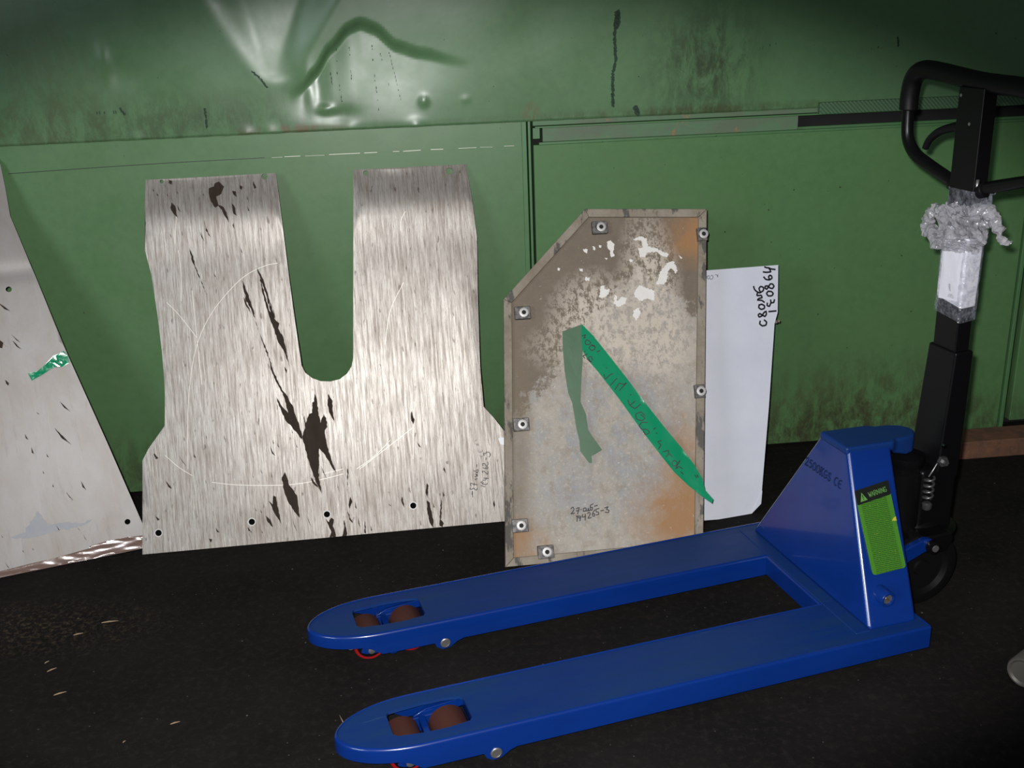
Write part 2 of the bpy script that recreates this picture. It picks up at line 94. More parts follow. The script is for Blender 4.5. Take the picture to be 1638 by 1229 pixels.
 'L_stains': [[(0.1069,0.7142),(0.1234,0.6985),(0.1338,0.6865),(0.1201,0.6944)],[(0.1245,0.6278),(0.1448,0.6007),(0.1364,0.608)],[(0.1257,0.6096),(0.1447,0.5827),(0.1338,0.5918)],[(0.0922,0.6205),(0.1036,0.6069),(0.0986,0.5926),(0.0885,0.5971)],[(0.0924,0.5098),(0.1002,0.4996),(0.0978,0.4925),(0.0934,0.4992)],[(0.1031,0.6039),(0.1145,0.5902),(0.1053,0.6006)],[(0.2137,0.4315),(0.2374,0.3987),(0.2229,0.412)],[(0.1905,0.3639),(0.2104,0.3335),(0.227,0.308),(0.2023,0.3349)],[(0.1168,0.361),(0.1229,0.3431),(0.1173,0.3485)],[(0.1271,0.3237),(0.1303,0.3035),(0.1255,0.3089)],[(0.2324,0.2126),(0.2407,0.1867),(0.2336,0.1944)],[(0.1914,0.1893),(0.2055,0.164),(0.1973,0.1747)],[(0.1598,0.2998),(0.1645,0.2882),(0.1608,0.2907)],[(0.163,0.2172),(0.164,0.2081),(0.1611,0.2104)],[(0.1534,0.4132),(0.1603,0.4049),(0.1558,0.4075)],[(0.1448,0.2564),(0.1466,0.2471),(0.1438,0.2503)],[(0.1535,0.1083),(0.1606,0.092),(0.1575,0.0939)],[(0.2144,0.0706),(0.2213,0.0518),(0.2181,0.0574)],[(0.0181,0.0383),(0.0261,0.0195),(0.0224,0.024)],[(0.0196,0.1109),(0.0236,0.1015),(0.0217,0.1031)],[(0.1924,0.1907),(0.1955,0.1814),(0.1935,0.1831)],[(0.2001,0.1743),(0.2041,0.1635),(0.2022,0.1664)],[(0.2376,0.193),(0.2409,0.1848),(0.2389,0.1865)],[(0.2031,0.0929),(0.2098,0.0803),(0.2063,0.0848)],[(0.0647,0.061),(0.0658,0.0534),(0.0636,0.0563)],[(0.0881,0.0608),(0.09,0.0542),(0.088,0.0559)]],
 'L_smudge': [(0.0377,0.0997),(0.0783,0.1045),(0.0802,0.1163),(0.1038,0.1384),(0.1151,0.1532),(0.1233,0.1343),(0.1316,0.1154),(0.1491,0.1117),(0.1873,0.1087),(0.2111,0.1),(0.2443,0.1055),(0.2243,0.096),(0.1938,0.0924),(0.1391,0.0916),(0.1023,0.0871),(0.0653,0.0926)],
 'L_holes': [(0.1385,0.7454),(0.3298,0.0801)],
 'L_gtape': [(0.1494,0.5172),(0.1747,0.5207),(0.1933,0.5329),(0.219,0.5547),(0.2455,0.5628),(0.2532,0.5494),(0.2547,0.5294),(0.2361,0.5216),(0.214,0.5236),(0.1839,0.5086),(0.1557,0.4966)],
 'L_btape': [(-0.054,0.0158),(0.0028,0.0175),(0.0763,0.0217),(0.1371,0.023),(0.2229,0.0302),(0.2272,0.0355),(0.2781,0.0408),(0.325,0.0396),(0.3643,0.0357),(0.3607,0.0167),(0.3501,-0.0101),(0.224,-0.0061),(0.1101,-0.0054),(-0.0007,-0.0047),(-0.0572,-0.0044)],
 'F_side': [[1.13,0.03,0.085],[0.99969,-0.02499,0.0],[0.02157,0.86264,-0.50535],[0.01263,0.5052,0.86291]],
 'F_front': [[1.13,0.52,0.085],[0.0,-1.0,0.0],[0.98904,0.0,-0.14762],[0.14762,0.0,0.98904]],
 'label': [(0.0381,0.2959),(0.1256,0.3074),(0.1206,0.1155),(0.0374,0.1122)],
 'hub': [(0.0448,0.0694)],
 'ftext': [(0.1652,0.2503),(0.1549,0.2649),(0.3085,0.2546)],
}

# ------------------------------------------------------------------ node helper
class NT:
    def __init__(self, name):
        self.m = bpy.data.materials.new(name)
        self.m.use_nodes = True
        self.t = self.m.node_tree
        self.b = self.t.nodes['Principled BSDF']
        self.out = self.t.nodes['Material Output']
        self._c = None
    def n(self, typ, **kw):
        nd = self.t.nodes.new(typ)
        for k, v in kw.items():
            setattr(nd, k, v)
        return nd
    def link(self, a, b):
        self.t.links.new(a, b)
    def coord(self):
        if self._c is None:
            self._c = self.n('ShaderNodeTexCoord').outputs['Object']
        return self._c
    def mapped(self, scale=(1, 1, 1), rot=(0, 0, 0), loc=(0, 0, 0)):
        mp = self.n('ShaderNodeMapping')
        mp.inputs['Scale'].default_value = scale
        mp.inputs['Rotation'].default_value = rot
        mp.inputs['Location'].default_value = loc
        self.link(self.coord(), mp.inputs['Vector'])
        return mp.outputs[0]
    def noise(self, scale, detail=4, rough=0.55, vec=None, dist=0.0):
        nd = self.n('ShaderNodeTexNoise')
        nd.inputs['Scale'].default_value = scale
        nd.inputs['Detail'].default_value = detail
        nd.inputs['Roughness'].default_value = rough
        nd.inputs['Distortion'].default_value = dist
        self.link(vec if vec is not None else self.coord(), nd.inputs['Vector'])
        return nd.outputs['Fac']
    def voronoi(self, scale, vec=None, feature='F1'):
        nd = self.n('ShaderNodeTexVoronoi', feature=feature)
        nd.inputs['Scale'].default_value = scale
        self.link(vec if vec is not None else self.coord(), nd.inputs['Vector'])
        return nd.outputs['Distance']
    def ramp(self, fac, stops, interp='LINEAR'):
        nd = self.n('ShaderNodeValToRGB')
        cr = nd.color_ramp
        cr.interpolation = interp
        while len(cr.elements) < len(stops):
            cr.elements.new(0.5)
        for e, (p, c) in zip(cr.elements, stops):
            e.position = p
            e.color = (c, c, c, 1) if not isinstance(c, tuple) else (*c, 1)
        self.link(fac, nd.inputs[0])
        return nd.outputs[0]
    def math(self, op, a, b=None, clamp=False):
        nd = self.n('ShaderNodeMath', operation=op, use_clamp=clamp)
        for i, v in enumerate((a, b)):
            if v is None:
                continue
            if isinstance(v, (int, float)):
                nd.inputs[i].default_value = v
            else:
                self.link(v, nd.inputs[i])
        return nd.outputs[0]
    def mix(self, fac, a, b, blend='MIX'):
        nd = self.n('ShaderNodeMix', data_type='RGBA', blend_type=blend)
        for i, v in ((0, fac), (6, a), (7, b)):
            if isinstance(v, (int, float)):
                nd.inputs[i].default_value = v
            elif isinstance(v, tuple):
                nd.inputs[i].default_value = (*v, 1)
            else:
                self.link(v, nd.inputs[i])
        return nd.outputs[2]
    def blob(self, centre, radii, soft=0.6):
        """a soft ellipsoid mask in object space: 1 inside, 0 outside"""
        mp = self.n('ShaderNodeMapping', vector_type='POINT')
        mp.inputs['Location'].default_value = tuple(-c / r for c, r in zip(centre, radii))
        mp.inputs['Scale'].default_value = tuple(1 / r for r in radii)
        self.link(self.coord(), mp.inputs['Vector'])
        ln = self.n('ShaderNodeVectorMath', operation='LENGTH')
        self.link(mp.outputs[0], ln.inputs[0])
        mr = self.n('ShaderNodeMapRange')
        mr.inputs[1].default_value = 1 + soft / 2
        mr.inputs[2].default_value = 1 - soft / 2
        self.link(ln.outputs['Value'], mr.inputs[0])
        return mr.outputs[0]
    def bump(self, h, strength=0.3, dist=0.002):
        nd = self.n('ShaderNodeBump')
        nd.inputs['Strength'].default_value = strength
        nd.inputs['Distance'].default_value = dist
        self.link(h, nd.inputs['Height'])
        self.link(nd.outputs[0], self.b.inputs['Normal'])
    def set(self, **kw):
        names = dict(color='Base Color', rough='Roughness', metal='Metallic', spec='Specular IOR Level', coat='Coat Weight', coat_rough='Coat Roughness', alpha='Alpha', trans='Transmission Weight', ior='IOR', aniso='Anisotropic')
        for k, v in kw.items():
            s = self.b.inputs[names[k]]
            if isinstance(v, (int, float)):
                s.default_value = v
            elif isinstance(v, tuple):
                s.default_value = (*v, 1)
            else:
                self.link(v, s)
        return self.m

def plain(name, color, rough=0.5, metal=0.0, **kw):
    t = NT(name)
    return t.set(color=color, rough=rough, metal=metal, **kw)

# ------------------------------------------------------------------ materials
def green_paint(name, base=(0.088, 0.205, 0.090), rough=0.34, dirt=True, spec=0.5):
    t = NT(name)
    big = t.noise(1.6, 3, 0.5)
    c = t.mix(t.ramp(big, [(0.35, 0.0), (0.7, 0.55)]), base, (base[0] * 1.12, base[1] * 0.97, base[2] * 0.98))
    fine = t.noise(40, 5, 0.7)
    c = t.mix(t.ramp(fine, [(0.3, 0.22), (0.6, 0.0)]), c, (base[0] * .6, base[1] * .6, base[2] * .65))
    # pin-head chips and scuffs
    sp = t.noise(70, 2, 0.5)
    c = t.mix(t.ramp(sp, [(0.765, 0.0), (0.775, 0.85)]), c, (0.02, 0.022, 0.014))
    sp2 = t.noise(26, 6, 0.75, vec=t.mapped((1, 1, .35), loc=(3, 1, 7)))
    c = t.mix(t.ramp(sp2, [(0.70, 0.0), (0.76, 0.5)]), c, (0.045, 0.05, 0.022))
    if dirt:
        for cen, rad, amt, col in DIRT.get(name, ()):
            nz = t.noise(20, 8, 0.8, vec=t.mapped((1, 1, .45)), dist=0.3)
            mk = t.math('MULTIPLY', t.blob(cen, rad, 1.2), t.ramp(nz, [(0.42, 0.0), (0.58, 1.0)]))
            c = t.mix(t.math('MULTIPLY', mk, amt), c, col)
    t.bump(t.noise(9, 3, 0.5), 0.12, 0.004)
    rr = t.ramp(t.noise(5, 4, 0.6), [(0.3, rough * 0.85), (0.7, rough * 1.25)])
    return t.set(color=c, rough=rr, spec=spec)

GR = (0.04, 0.045, 0.022)
DIRT = {
 'upper_sheet_paint': [((0.57, 0, 1.18), (0.13, 1, 0.13), 0.8, (0.034, 0.046, 0.024)), ((-1.25, 0, 1.12), (0.16, 1, 0.28), 0.6, (0.085, 0.115, 0.05)),
                       ((-0.9, 0, 1.08), (0.5, 1, 0.07), 0.5, GR), ((0.5, 0, 1.06), (0.5, 1, 0.012), 0.6, (0.05, 0.045, 0.02)), ((0.08, 0, 1.07), (0.018, 1, 0.025), 0.9, (0.16, 0.07, 0.03)),
                       ((-0.58, 0, 1.060), (0.11, 1, 0.010), 0.8, (0.14, 0.09, 0.05))],
 'lower_sheet_paint': [((-0.6, 0, 0.03), (1.4, 1, 0.14), 0.7, GR)],
 'door_paint': [((1.12, 0, 0.06), (0.36, 1, 0.17), 0.8, (0.045, 0.035, 0.016)), ((0.9, 0, 0.0), (0.9, 1, 0.10), 0.8, GR)],
}
M_UP = green_paint('upper_sheet_paint', (0.088, 0.178, 0.082), 0.33, spec=0.42)
M_LOW = green_paint('lower_sheet_paint', (0.078, 0.170, 0.066), 0.40)
M_DOOR = green_paint('door_paint', (0.078, 0.176, 0.064), 0.52, spec=0.35)
M_TRIM = green_paint('trim_paint', (0.070, 0.17, 0.066), 0.42)

t = NT('rail_paint')
nz = t.noise(14, 6, 0.7, vec=t.mapped((.5, 1, 1)))
c = t.mix(t.ramp(nz, [(0.42, 0.0), (0.60, 0.7)]), (0.085, 0.17, 0.085), (0.105, 0.125, 0.082))
nz2 = t.noise(11, 5, 0.7, vec=t.mapped(loc=(5, 2, 1)))
c = t.mix(t.ramp(nz2, [(0.63, 0.0), (0.68, 0.8)]), c, (0.28, 0.14, 0.06))
t.bump(nz, 0.3, 0.003)
M_RAIL = t.set(color=c, rough=0.6)

t = NT('hatched_strip_paint')
w1 = t.n('ShaderNodeTexWave', wave_type='BANDS', bands_direction='DIAGONAL')
w1.inputs['Scale'].default_value = 55
t.link(t.coord(), w1.inputs['Vector'])
c = t.mix(t.ramp(w1.outputs['Fac'], [(0.3, 0.0), (0.7, 0.5)]), (0.075, 0.15, 0.075), (0.03, 0.06, 0.035))
t.bump(w1.outputs['Fac'], 0.5, 0.003)
M_HATCH = t.set(color=c, rough=0.5)

M_GRIME = plain('dark_green_grime', (0.018, 0.045, 0.024), 0.6, spec=0.3)
M_DARK = plain('recess_shade', (0.006, 0.006, 0.006), 0.9)  # backing coloured black to stand in for the shade inside the wall gaps

# floor: black rubbery asphalt with dust
t = NT('black_floor')
c = t.mix(t.ramp(t.noise(3.5, 6, 0.65), [(0.35, 0.0), (0.7, 1.0)]), (0.0065, 0.0060, 0.0056), (0.0125, 0.0110, 0.0098))
c = t.mix(t.ramp(t.noise(55, 4, 0.7), [(0.50, 0.0), (0.75, 0.7)]), c, (0.022, 0.020, 0.017))
c = t.mix(t.ramp(t.voronoi(34), [(0.035, 1.0), (0.06, 0.0)]), c, (0.085, 0.078, 0.066))
c = t.mix(t.ramp(t.voronoi(13, vec=t.mapped(loc=(2.3, 1.1, 0))), [(0.02, 1.0), (0.035, 0.0)]), c, (0.16, 0.14, 0.11))
dn = t.ramp(t.noise(75, 6, 0.8), [(0.50, 0.0), (0.68, 1.0)])
c = t.mix(t.math('MULTIPLY', t.blob((-1.20, 2.20, 0), (0.24, 0.09, 1), 1.5), dn), c, (0.10, 0.068, 0.04))
c = t.mix(t.math('MULTIPLY', t.blob((-0.9, 2.2, 0), (0.75, 0.5, 1), 1.6), t.math('MULTIPLY', dn, 0.12)), c, (0.05, 0.04, 0.03))
t.bump(t.noise(60, 5, 0.7), 0.35, 0.004)
M_FLOOR = t.set(color=c, rough=0.85, spec=0.12)

def brushed(name, base, tint, metal=0.55, rough=0.36, dark=0.5, fleck=1.0):
    t = NT(name)
    v = t.mapped((140, 1, 7), rot=(0, math.radians(-4), 0))
    s1 = t.noise(1.0, 6, 0.7, vec=v)
    v2 = t.mapped((340, 1, 24), rot=(0, math.radians(-4), 0), loc=(3, 0, 2))
    s2 = t.noise(1.0, 4, 0.7, vec=v2)
    cloud = t.noise(5, 4, 0.6)
    c = t.mix(t.ramp(cloud, [(0.35, 0.0), (0.68, 0.75)]), base, tint)
    c = t.mix(t.ramp(s1, [(0.36, dark), (0.56, 0.0)]), c, (0.16, 0.125, 0.098))
    c = t.mix(t.ramp(s2, [(0.32, dark), (0.50, 0.0)]), c, (0.12, 0.092, 0.072))
    c = t.mix(t.ramp(s2, [(0.60, 0.0), (0.72, 0.5)]), c, (0.80, 0.79, 0.77))
    fl_ = t.noise(1.0, 2, 0.5, vec=t.mapped((95, 1, 30), rot=(0, math.radians(-12), 0), loc=(9, 0, 4)))
    c = t.mix(t.ramp(fl_, [(0.66, 0.0), (0.72, 0.75 * fleck)]), c, (0.085, 0.062, 0.05))
    t.bump(t.math('ADD', s2, s1), 0.16, 0.002)
    return t.set(color=c, metal=metal, rough=t.ramp(s1, [(0.3, rough * 1.2), (0.7, rough * .9)]))

M_BR = brushed('brushed_steel', (0.375, 0.355, 0.325), (0.285, 0.258, 0.228), metal=0.45, rough=0.41, dark=0.72)
t = NT('smooth_steel')
mo = t.noise(7, 6, 0.65, vec=t.mapped((1.6, 1, .8)), dist=0.4)
c = t.mix(t.ramp(mo, [(0.35, 0.0), (0.68, 1.0)]), (0.255, 0.245, 0.236), (0.215, 0.190, 0.168))
c = t.mix(t.ramp(t.noise(14, 5, .7, vec=t.mapped((2.5, 1, .5), loc=(3, 0, 5))), [(0.58, 0.0), (0.72, 0.6)]), c, (0.15, 0.11, 0.092))
c = t.mix(t.ramp(t.noise(1.0, 4, .7, vec=t.mapped((90, 1, 3), rot=(0, .1, 0))), [(0.60, 0.0), (0.75, 0.35)]), c, (0.33, 0.325, 0.32))
t.bump(mo, 0.1, 0.004)
M_BR2 = t.set(color=c, metal=0.15, rough=0.46)
M_STAIN = None
t = NT('dark_brown_stain')
c = t.mix(t.noise(60, 4, 0.7, vec=t.mapped((1, 1, .2))), (0.016, 0.010, 0.007), (0.052, 0.036, 0.026))
M_STAIN = t.set(color=c, rough=0.7, spec=0.12)
M_SCR_GLINT = plain('scratch_and_glint', (0.66, 0.63, 0.56), 0.45, 0.3)  # real plate scratches, and the glints painted along the lip edge
M_WSPOT = plain('white_label_spot', (0.85, 0.86, 0.86), 0.6)
t = NT('blue_grey_smudge')
M_SMUDGE = t.set(color=t.mix(t.noise(40, 5, .7), (0.165, 0.175, 0.195), (0.235, 0.24, 0.25)), rough=0.5, metal=0.2)
M_INK = plain('black_marker_ink', (0.012, 0.012, 0.016), 0.5)
M_INK2 = plain('faint_pencil', (0.17, 0.16, 0.17), 0.6)
M_PRINT = plain('grey_print', (0.22, 0.22, 0.27), 0.7)

# weathered panel: brown dirt on top, grey galvanised zinc below, rust at two corners
t = NT('weathered_panel')
n1 = t.noise(7, 7, 0.72, dist=0.3)
n2 = t.noise(30, 6, 0.75)
n3 = t.noise(110, 3, 0.7)
fk0 = t.noise(40, 7, 0.8)
c = t.mix(t.ramp(n1, [(0.35, 0.0), (0.65, 1.0)]), (0.335, 0.315, 0.285), (0.42, 0.375, 0.31))
zn = t.noise(16, 6, 0.8, vec=t.mapped((1, 1, .6), loc=(4, 0, 1)))
c = t.mix(t.math('MULTIPLY', t.blob((0.30, 0, 0.28), (0.24, 1, 0.20), 1.0), t.ramp(zn, [(0.45, 0.0), (0.56, 0.85)])), c, (0.30, 0.305, 0.315))
c = t.mix(t.ramp(n2, [(0.48, 0.0), (0.66, 0.65)]), c, (0.27, 0.215, 0.155))
c = t.mix(t.ramp(n3, [(0.54, 0.0), (0.66, 0.6)]), c, (0.50, 0.46, 0.40))
# brown upper part, with a ragged lower limit
sep = t.n('ShaderNodeSeparateXYZ')
t.link(t.coord(), sep.inputs[0])
X, Zc = sep.outputs['X'], sep.outputs['Z']
edge = t.math('ADD', t.math('ADD', Zc, t.math('MULTIPLY', t.math('ABSOLUTE', t.math('SUBTRACT', X, 0.42)), 1.05)), t.math('MULTIPLY', t.math('SUBTRACT', t.math('ADD', n1, t.math('MULTIPLY', t.math('SUBTRACT', fk0, 0.5), 0.7)), 0.5), 0.36))
brown = t.ramp(edge, [(0.755, 0.0), (0.785, 0.93)])
# a worn tongue up the middle
brown_c = t.mix(t.ramp(n2, [(0.35, 0.0), (0.7, 0.7)]), (0.150, 0.118, 0.086), (0.200, 0.163, 0.120))
c = t.mix(brown, c, brown_c)
left = t.math('ADD', t.math('SUBTRACT', X, t.math('MULTIPLY', Zc, 0.077)), t.math('MULTIPLY', t.math('SUBTRACT', n2, 0.5), 0.05))
c = t.mix(t.math('MULTIPLY', t.ramp(left, [(0.045, 0.75), (0.085, 0.0)]), t.ramp(n1, [(0.3, 0.4), (0.6, 1.0)])), c, (0.19, 0.15, 0.105))
for cen, rad, am in (((0.58, 0, 0.84), (0.07, 1, 0.07), 0.95), ((0.47, 0, 0.10), (0.11, 1, 0.10), 0.95), ((0.50, 0, 0.22), (0.06, 1, 0.12), 0.6), ((0.05, 0, 0.05), (0.06, 1, 0.06), 0.8)):
    c = t.mix(t.math('MULTIPLY', t.math('MULTIPLY', t.blob(cen, rad, 1.0), t.ramp(n1, [(0.35, 0.2), (0.55, 1.0)])), am), c, (0.34, 0.185, 0.085))
# flaked pale crust in the worn band
fk = t.noise(48, 8, 0.85, vec=t.mapped((1.15, 1, .8)))
for cen, rad in (((0.30, 0, 0.645), (0.10, 1, 0.09)), ((0.455, 0, 0.70), (0.065, 1, 0.17)), ((0.33, 0, 0.56), (0.17, 1, 0.07)), ((0.47, 0, 0.56), (0.07, 1, 0.10))):
    c = t.mix(t.math('MULTIPLY', t.blob(cen, rad, 1.0), t.ramp(fk, [(0.47, 0.0), (0.51, 1.0)])), c, (0.56, 0.49, 0.41))
c = t.mix(t.ramp(t.noise(60, 4, 0.8, vec=t.mapped(loc=(8, 3, 2))), [(0.65, 0.0), (0.69, 0.9)]), c, (0.66, 0.61, 0.54))
c = t.mix(t.ramp(t.noise(45, 4, 0.8, vec=t.mapped(loc=(1, 3, 6))), [(0.70, 0.0), (0.76, 0.6)]), c, (0.10, 0.075, 0.05))
t.bump(t.math('ADD', n2, fk), 0.5, 0.003)
M_WEATH = t.set(color=c, rough=0.75, spec=0.25)

t = NT('weathered_rim')
c = t.mix(t.ramp(t.noise(12, 6, .75), [(0.35, 0.0), (0.65, 1.0)]), (0.20, 0.165, 0.122), (0.30, 0.262, 0.208))
c = t.mix(t.ramp(t.noise(26, 4, .7, vec=t.mapped((1, 1, .35), loc=(2, 1, 0))), [(0.55, 0.0), (0.61, 0.9)]), c, (0.075, 0.07, 0.065))
t.bump(t.noise(50, 4, .7), 0.3, 0.003)
M_RIM = t.set(color=c, rough=0.7, spec=0.3)
t = NT('white_paint_flake')
M_FLAKE = t.set(color=t.mix(t.noise(60, 4, .7), (0.66, 0.63, 0.58), (0.82, 0.80, 0.77)), rough=0.7)
t = NT('tab_steel')
M_TAB = t.set(color=t.mix(t.ramp(t.noise(70, 4, .7), [(0.4, 0.0), (0.6, 1.0)]), (0.055, 0.052, 0.05), (0.17, 0.16, 0.15)), rough=0.55, metal=0.3)
M_NUT = plain('bright_nut', (0.50, 0.49, 0.47), 0.5, 0.3)
M_HOLE = plain('hole_shade', (0.012, 0.011, 0.01), 0.8)

def tape_mat(name, col, alpha, rough=0.18):
    t = NT(name)
    h = t.noise(26, 4, 0.6, vec=t.mapped((1, 1, .6)), dist=1.2)
    t.bump(h, 0.10, 0.004)
    return t.set(color=t.mix(t.noise(8, 3), col, tuple(x * 1.25 for x in col)), rough=rough, alpha=alpha, spec=0.6)
M_GTAPE = tape_mat('green_tape', (0.003, 0.215, 0.095), 0.98, 0.22)
M_GTAPE2 = tape_mat('green_tape_thin', (0.052, 0.125, 0.062), 0.86, 0.5)
M_BTAPE = tape_mat('brown_tape', (0.15, 0.095, 0.078), 0.96, 0.17)

t = NT('white_cardboard')
c = t.mix(t.ramp(t.noise(6, 4, .6), [(0.35, 0.0), (0.7, 1.0)]), (0.69, 0.71, 0.78), (0.62, 0.645, 0.72))
rid = t.n('ShaderNodeTexWave', wave_type='BANDS', bands_direction='X')
rid.inputs['Scale'].default_value = 60
t.link(t.coord(), rid.inputs['Vector'])
t.bump(t.math('ADD', t.math('MULTIPLY', rid.outputs['Fac'], .25), t.noise(14, 3)), 0.12, 0.003)
M_BOX = t.set(color=c, rough=0.55)
t = NT('brown_cardboard')
M_CARD = t.set(color=t.mix(t.noise(20, 4, .6, vec=t.mapped((3, 1, .2))), (0.30, 0.20, 0.13), (0.40, 0.29, 0.20)), rough=0.8)

# blue enamel, worn matt on upward faces
def blue(name, dust):
    t = NT(name)
    nz = t.noise(9, 5, 0.65, vec=t.mapped((.35, 1.2, 1)))
    c = t.mix(t.ramp(nz, [(0.3, 0.0), (0.7, 1.0)]), (0.0016, 0.021, 0.150), (0.002, 0.026, 0.185))
    if dust:
        d2 = t.noise(30, 6, 0.75, vec=t.mapped((.15, 1, 1)))
        c = t.mix(t.ramp(t.math('MULTIPLY', nz, d2), [(0.14, 0.20), (0.40, 0.75)]), c, (0.0065, 0.036, 0.100))
        sc = t.noise(1.0, 3, .6, vec=t.mapped((4, 90, 1), rot=(0, 0, .5)))
        c = t.mix(t.ramp(sc, [(0.70, 0.0), (0.74, 0.35)]), c, (0.07, 0.15, 0.25))
        return t.set(color=c, rough=t.ramp(d2, [(0.3, 0.40), (0.7, 0.55)]), spec=0.35)
    sc = t.noise(26, 4, .7, vec=t.mapped((1, .3, 1)))
    c = t.mix(t.ramp(sc, [(0.70, 0.0), (0.76, 0.4)]), c, (0.06, 0.12, 0.28))
    return t.set(color=c, rough=0.26, coat=0.5, coat_rough=0.06)
M_BLUE = blue('blue_enamel', False)
M_BLUET = blue('blue_enamel_worn', True)
M_BLK = plain('black_enamel', (0.0035, 0.0035, 0.004), 0.34, spec=0.22)
M_BLKM = plain('black_grip', (0.0045, 0.0045, 0.005), 0.5, spec=0.2)
t = NT('roller_polyurethane')
M_ROLL = t.set(color=t.mix(t.noise(30, 5, .7), (0.068, 0.015, 0.009), (0.048, 0.017, 0.012)), rough=0.6)
M_RED = plain('roller_red', (0.25, 0.005, 0.008), 0.4)
M_STEEL = plain('dull_steel', (0.32, 0.31, 0.30), 0.4, 0.8)
M_DSTEEL = plain('oily_steel', (0.16, 0.16, 0.16), 0.35, 0.8)
M_BRASS = plain('greased_pin', (0.35, 0.25, 0.13), 0.3, 0.8)
M_CHROME = plain('chrome', (0.75, 0.76, 0.8), 0.12, 1.0)
M_LABEL_H = plain('label_header_black', (0.008, 0.010, 0.008), 0.4)
t = NT('label_green_print')
sp = t.n('ShaderNodeSeparateXYZ')
t.link(t.coord(), sp.inputs[0])
rows = t.math('FRACT', t.math('MULTIPLY', sp.outputs['Z'], 250.0))
row_on = t.math('GREATER_THAN', rows, 0.58)
wn = t.n('ShaderNodeTexNoise')
wn.inputs['Scale'].default_value = 1.0
wn.inputs['Detail'].default_value = 2
t.link(t.mapped((420, 1, 250)), wn.inputs['Vector'])
words = t.math('GREATER_THAN', wn.outputs['Fac'], 0.40)
marg = t.math('MULTIPLY', t.math('GREATER_THAN', sp.outputs['X'], 0.047), t.math('LESS_THAN', sp.outputs['X'], 0.112))
fac = t.math('MULTIPLY', t.math('MULTIPLY', row_on, words), marg)
gcol = t.mix(t.ramp(t.noise(160, 2), [(0.68, 0.0), (0.72, 0.8)]), (0.055, 0.195, 0.018), (0.24, 0.31, 0.02))
M_LABEL = t.set(color=t.mix(fac, gcol, (0.022, 0.070, 0.012)), rough=0.35)
M_LABEL_T = plain('label_header_print', (0.10, 0.26, 0.06), 0.4)
M_YEL = plain('torn_label_yellow', (0.45, 0.42, 0.03), 0.5)
M_TXT = plain('stencil_black', (0.003, 0.006, 0.02), 0.5)

t = NT('stretch_film')
nt = t.t
tr = t.n('ShaderNodeBsdfTransparent')
tr.inputs[0].default_value = (0.93, 0.93, 0.95, 1)
mx = t.n('ShaderNodeMixShader')
fz = t.noise(55, 5, 0.7)
t.link(t.ramp(fz, [(0.36, 0.34), (0.64, 0.74)]), mx.inputs[0])
t.link(tr.outputs[0], mx.inputs[1])
t.bump(t.voronoi(140), 0.35, 0.004)
t.set(color=(0.44, 0.43, 0.46), rough=0.13, spec=1.0)
t.link(t.b.outputs[0], mx.inputs[2])
t.link(mx.outputs[0], t.out.inputs['Surface'])
M_FILM = t.m
t = NT('clear_film')
tr = t.n('ShaderNodeBsdfTransparent')
mx = t.n('ShaderNodeMixShader')
t.link(t.ramp(t.noise(60, 4, .7), [(0.4, 0.10), (0.7, 0.45)]), mx.inputs[0])
t.link(tr.outputs[0], mx.inputs[1])
t.bump(t.voronoi(110), 0.7, 0.005)
t.set(color=(0.30, 0.31, 0.36), rough=0.15, spec=0.8)
t.link(t.b.outputs[0], mx.inputs[2])
t.link(mx.outputs[0], t.out.inputs['Surface'])
M_FILM2 = t.m
t = NT('white_paper')
t.bump(t.noise(18, 3, .5), 0.3, 0.004)
M_PAPER = t.set(color=t.mix(t.noise(9, 3), (0.66, 0.66, 0.74), (0.74, 0.74, 0.80)), rough=0.45, coat=0.4, coat_rough=0.1)
t = NT('rusty_steel')
rn = t.noise(22, 6, .75)
t.bump(rn, 0.4, 0.004)
M_RUST = t.set(color=t.mix(t.ramp(rn, [(0.35, 0.0), (0.65, 1.0)]), (0.085, 0.045, 0.030), (0.17, 0.075, 0.040)), rough=0.8)
t = NT('rusty_pipe_end')
M_RUST2 = t.set(color=t.mix(t.ramp(t.noise(40, 5, .7), [(0.35, 0.0), (0.65, 1.0)]), (0.10, 0.05, 0.03), (0.10, 0.095, 0.085)), rough=0.7)
M_PIPE = plain('grey_pipe', (0.12, 0.11, 0.095), 0.5, 0.4)
M_WOOD = plain('pale_wood_splinter', (0.30, 0.21, 0.12), 0.7)

# ------------------------------------------------------------------ mesh helpers
def mesh_obj(name, verts, faces, mat, parent=None, smooth=False):
    me = bpy.data.meshes.new(name)
    me.from_pydata([tuple(v) for v in verts], [], faces)
    me.update()
    if mat:
        me.materials.append(mat)
    if smooth:
        for p in me.polygons:
            p.use_smooth = True
    o = bpy.data.objects.new(name, me)
    COL.objects.link(o)
    if parent:
        o.parent = parent
    return o

def tag(o, label=None, cat=None, group=None, kind=None):
    if label: o['label'] = label
    if cat: o['category'] = cat
    if group: o['group'] = group
    if kind: o['kind'] = kind
    return o

def frame(F):
    O, X, Y, Z = [Vector(v) for v in F]
    return Matrix(((X.x, Y.x, Z.x, O.x), (X.y, Y.y, Z.y, O.y), (X.z, Y.z, Z.z, O.z), (0, 0, 0, 1)))

def bevel(o, w=0.004, seg=3, angle=30):
    m = o.modifiers.new('bevel', 'BEVEL')
    m.width = w
    m.segments = seg
    m.limit_method = 'ANGLE'
    m.angle_limit = math.radians(angle)
    m.harden_normals = True
    for p in o.data.polygons:
        p.use_smooth = True
    return o

